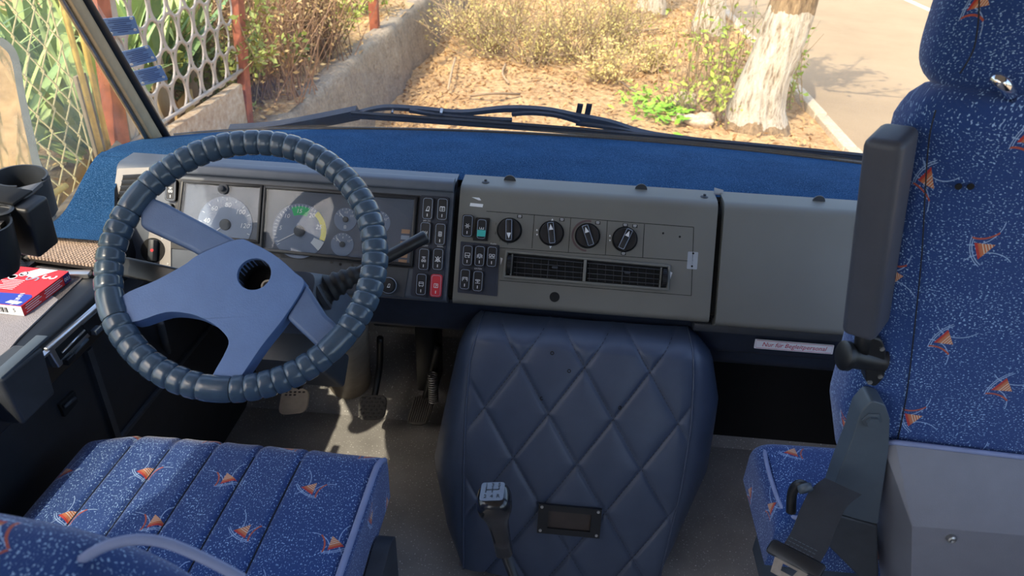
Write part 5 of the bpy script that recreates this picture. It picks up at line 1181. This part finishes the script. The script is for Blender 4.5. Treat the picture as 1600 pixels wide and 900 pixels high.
DB = [(-1.05, 9.6, .9, 'dry straw coloured bush nearest the retaining wall corner'), (-.45, 9.3, .8, 'dry straw coloured bush with crossing pale sticks at its left'), (.15, 9.6, .85, 'dry straw coloured bush in the middle of the thicket'), (.6, 10.2, .8, 'dry straw coloured bush at the thicket edge facing the white trunks'), (-.8, 10.8, 1.0, 'dry bush at the rear left of the thicket'), (.0, 11.0, 1.0, 'dry bush at the rear middle of the thicket'), (.75, 11.6, .7, 'low dry bush behind the thicket near the farthest trunk'), (-1.5, 10.6, .9, 'dry bush leaning over the end of the retaining wall'), (.45, 8.7, .5, 'low sparse dry bush in front of the thicket'), (1.0, 9.3, .45, 'low sparse dry bush between thicket and leafy saplings')]
for i, (x, y, L, l) in enumerate(DB): shrub('dry_bush', l, 'bush', (x, y, GZ), 46, L, 1.25, .010, 1500, .016, 'twig', 'olive_leaf', 'dry bushes in the thicket', 100 + i)
BS = [(-2.55, 5.75, 1.25, 'brown bare stemmed shrub beside the far fence post'), (-2.75, 6.5, 1.3, 'brown bare stemmed shrub in the middle of the hedge'), (-2.5, 7.1, .9, 'short brown shrub before the yellow green bush'), (-3.1, 6.0, 1.6, 'tall brown shrub at the back of the hedge')]
for i, (x, y, L, l) in enumerate(BS): shrub('brown_shrub', l, 'shrub', (x, y, TZ), 130, L, .55, .007, 900, .022, 'browntwig', 'dryleaf', 'brown shrubs beyond the fence', 200 + i)
GS = [(-2.85, 7.6, 1.1, 'yellow green leafy bush left of the lone rust post'), (-3.2, 7.0, 1.5, 'dark green bush behind the brown hedge'), (-2.9, 9.3, 1.3, 'yellow green bush behind the lone rust post'), (-3.3, 5.5, 1.3, 'grey green shrub just beyond the oval sheet fence'), (-2.75, 5.3, 1.0, 'grey green spiky shrub against the far fence post')]
for i, (x, y, L, l) in enumerate(GS): shrub('green_bush', l, 'bush', (x, y, TZ), 40, L, 1.0, .008, 2600, .028, 'twig', 'green_leaf' if i in (0, 2) else 'bush_leaf', 'green bushes beyond the fence', 300 + i)
SPs = [(1.35, 8.6, 1.2, .35, 60), (1.55, 7.9, .9, .5, 90), (1.85, 8.9, 1.3, .3, 50), (1.25, 7.5, .5, .9, 70), (2.3, 8.1, .85, .6, 150), (1.6, 7.2, .5, .9, 60)]
SL = ['thin upright sapling left of the leafy clump', 'leafy sapling clump beside the large white trunk', 'tall thin sapling behind the large white trunk', 'low leafy sprouts above the green weeds', 'yellowish sapling at the kerb right of the large trunk', 'low leafy sprouts at the foot of the large trunk']
for i, ((x, y, L, s_, n_), l) in enumerate(zip(SPs, SL)): shrub('leafy_sapling', l, 'sapling', (x, y, GZ), 18, L, s_, .008, n_ * 2, .035, 'twig', 'green_leaf', 'saplings around the trunks', 400 + i)
for i, (p_, l) in enumerate((((1030, 185), 'bright green weed tuft beside the pale rock'), ((1010, 165), 'small green weed tuft left of the pale rock'))):
    b = atz(*p_, GZ); rnd = random.Random(500 + i); t_ = thing('green_weed', l, 'weed', b, 'green weeds on the verge'); mb = MB()
    M['weed'] = M.get('weed') or leafmat('weed_green', c8(120, 170, 40), c8(180, 216, 80), .6)
    for j in range(120):
        c = b + V(rnd.gauss(0, .16), rnd.gauss(0, .2), .03 + rnd.random() * .10); a = nrm((rnd.gauss(0, 1), rnd.gauss(0, 1), rnd.gauss(0, .4))); e = nrm(np.cross(a, (rnd.gauss(0, .3), rnd.gauss(0, .3), 1))); s_ = .05 * rnd.uniform(.6, 1.3)
        mb.add([c - a * s_, c + e * s_ * .45, c + a * s_, c - e * s_ * .45], [(0, 1, 2, 3)])
    obj('foliage', mb, 'weed', t_, False, kind='stuff')
# rocks
M['rock'] = earth('pale_rock', (c8(150, 128, 100), c8(196, 176, 146), c8(214, 198, 172), c8(226, 212, 190)), 6, 40, .6, .01)
def rock(p_, sx, sy, sz, lab, seed, mat='rock'):
    b = atz(*p_, GZ); rnd = random.Random(seed); ph = [rnd.uniform(0, 6) for _ in range(6)]
    def fn(a, c):
        th, fi = a * 2 * math.pi, (c - .5) * math.pi; d = V(math.cos(th) * math.cos(fi), math.sin(th) * math.cos(fi), math.sin(fi))
        r = 1 + .16 * math.sin(3 * d[0] + ph[0]) + .14 * math.sin(4 * d[1] + ph[1]) + .12 * math.sin(5 * d[2] + ph[2]) + .06 * math.sin(11 * d[0] + ph[3])
        return (b + V(d[0] * sx, d[1] * sy, d[2] * sz + sz * .5) * r * 1, None)
    tag(obj('rock', MB().grid(fn, 24, 14, True), mat, None, True), lab, 'rock', 'rocks beside the saplings')
rock((1065, 172), .17, .12, .10, 'pale angular rock beside the green weeds', 1); rock((1090, 197), .14, .11, .09, 'rounded brown rock below the pale angular one', 2); rock((1060, 190), .09, .07, .05, 'small rock touching the weed tuft', 3)
# trees: whitewashed trunks
def bark():
    m, t, b = new_mat('whitewashed_bark'); co = coords(t); sp = t.nodes.new('ShaderNodeSeparateXYZ'); t.links.new(co, sp.inputs[0])
    mp = t.nodes.new('ShaderNodeMapping'); mp.inputs['Scale'].default_value = (9, 9, 2.2); t.links.new(co, mp.inputs[0])
    n1 = noise(t, mp.outputs[0], 2.2, 5, .7); n2 = Nd(t, noise(t, co, 6, 3))
    white = ramp(t, n1, [(.34, c8(132, 114, 88)), (.47, c8(196, 182, 156)), (.7, c8(216, 206, 184))]); brown = ramp(t, n1, [(.3, c8(104, 84, 60)), (.7, c8(182, 154, 112))])
    zz = Nd(t, sp.outputs[2]) + (n2 - .5) * .3
    c = mixc(t, zz.gt(1.12), white, brown); c = mixc(t, zz.lt(.09), c, brown)
    t.links.new(c, b.inputs['Base Color']); b.inputs['Roughness'].default_value = .9; bump(t, b, n1, 1.0, .06); return m
M['bark'] = bark()
def tree(base, tops, radii, lab, crown, seed):
    base = V(*base); t_ = thing('whitewashed_tree', lab, 'tree', base, 'whitewashed trees along the kerb'); rnd = random.Random(seed)
    C_ = smoothpoly([base + V(0, 0, -.12)] + [V(*q) for q in tops], 8, False); rr = np.interp(np.linspace(0, 1, len(C_)), np.linspace(0, 1, len(radii)), radii)
    T_ = obj('trunk', MB().grid(lambda a, b: (lambda c, r, an: (c + V(math.cos(an), math.sin(an), 0) * r * (1 + .06 * math.sin(3 * an + 2) + .035 * math.sin(7 * an + b * 9) + .02 * math.sin(17 * an + 3 * b)), None))(C_[min(len(C_) - 1, int(round(b * (len(C_) - 1))))], rr[min(len(C_) - 1, int(round(b * (len(C_) - 1))))], a * 2 * math.pi), 48, len(C_) - 1, True), 'bark', t_, True)
    if crown:
        mb = MB(); tips = twigs(mb, tops[-1], 26, 1.7, 1.3, .03, rnd); obj('branches', mb, 'twig', t_, False)
        lb = MB(); leaves(lb, tips, crown, .05, rnd, .06); obj('foliage', lb, 'green_leaf', t_, False, kind='stuff')
b = atz(1177, 197, GZ); yy = b[1]
tree(b, [aty(1184, 150, yy), aty(1207, 90, yy + .0), aty(1236, 10, yy), aty(1268, -110, yy), aty(1285, -330, yy)], [.42, .27, .225, .215, .21, .19, .17, .15], 'large whitewashed tree trunk leaning right beside the kerb', 2200, 11)
b = atz(1104, 58, GZ); yy = b[1]
tree(b, [aty(1107, 30, yy), aty(1112, 0, yy), aty(1118, -50, yy), aty(1120, -330, yy)], [.27, .24, .20, .19, .18, .15], 'whitewashed tree trunk in the middle of the three', 700, 12)
b = atz(1016, 24, GZ); yy = b[1]
tree(b, [aty(1017, 5, yy), aty(1018, -20, yy), aty(1020, -60, yy), aty(1022, -330, yy)], [.26, .24, .21, .2, .19, .16], 'farthest whitewashed trunk behind the dry thicket', 700, 13)
# fallen sticks and leaf litter
for i, (pts, lab) in enumerate(((((958, 8), (940, 25), (920, 42), (910, 62)), 'dark curved fallen branch on the earth beyond the thicket'), (((920, 46), (960, 46), (1000, 48), (1030, 45)), 'long thin fallen branch lying level near the far trunks'), (((970, 128), (988, 140), (1000, 152), (1010, 160)), 'grey fallen stick left of the pale rock'), (((735, 150), (770, 146), (812, 147)), 'thin dark twig on bare earth above the wiper'), (((795, 130), (785, 115), (790, 100)), 'short dark stick below the thicket'), (((700, 140), (706, 110), (712, 90)), 'short upright dark stick near the wall shadow'))):
    P_ = [atz(*p_, GZ + .04 + .05 * math.sin(j * 1.7)) for j, p_ in enumerate(pts)]
    tag(obj('fallen_branch', MB().tube(smoothpoly(P_, 4, False), .014, 5), 'twig', None, True), lab, 'branch', 'fallen sticks')
rnd = random.Random(77); mb = MB()
for i in range(15000):
    x, y = rnd.uniform(-2.0, 2.55), rnd.uniform(5.2, 15); d = rnd.random()
    if x > -1.0 and y < 8.3 and d > .45: continue
    c = V(x, y, GZ + gn(x, y) + rnd.uniform(-.01, .02)); a = nrm((rnd.gauss(0, 1), rnd.gauss(0, 1), rnd.gauss(0, .35))); e = nrm(np.cross(a, (rnd.gauss(0, .5), rnd.gauss(0, .5), 1))); s_ = .032 * rnd.uniform(.5, 1.4)
    mb.add([c - a * s_, c + e * s_ * .5, c + a * s_, c - e * s_ * .5], [(0, 1, 2, 3)])
o = obj('leaf_litter', mb, 'litter', None, False); o['kind'] = 'stuff'; tag(o, 'scattered dry leaves covering the earth verge', 'leaves')
mb = MB()
for i in range(3500):
    x, y = rnd.uniform(-4, -2.2), rnd.uniform(5.0, 12); c = V(x, y, TZ + rnd.uniform(0, .05)); a = nrm((rnd.gauss(0, 1), rnd.gauss(0, 1), rnd.gauss(0, .5))); e = nrm(np.cross(a, (rnd.gauss(0, .5), rnd.gauss(0, .5), 1))); s_ = .03 * rnd.uniform(.5, 1.5)
    mb.add([c - a * s_, c + e * s_ * .4, c + a * s_, c - e * s_ * .4], [(0, 1, 2, 3)])
o = obj('hedge_litter', mb, 'litter', None, False); o['kind'] = 'stuff'; tag(o, 'dry leaves lying under the hedge on the raised strip', 'leaves')
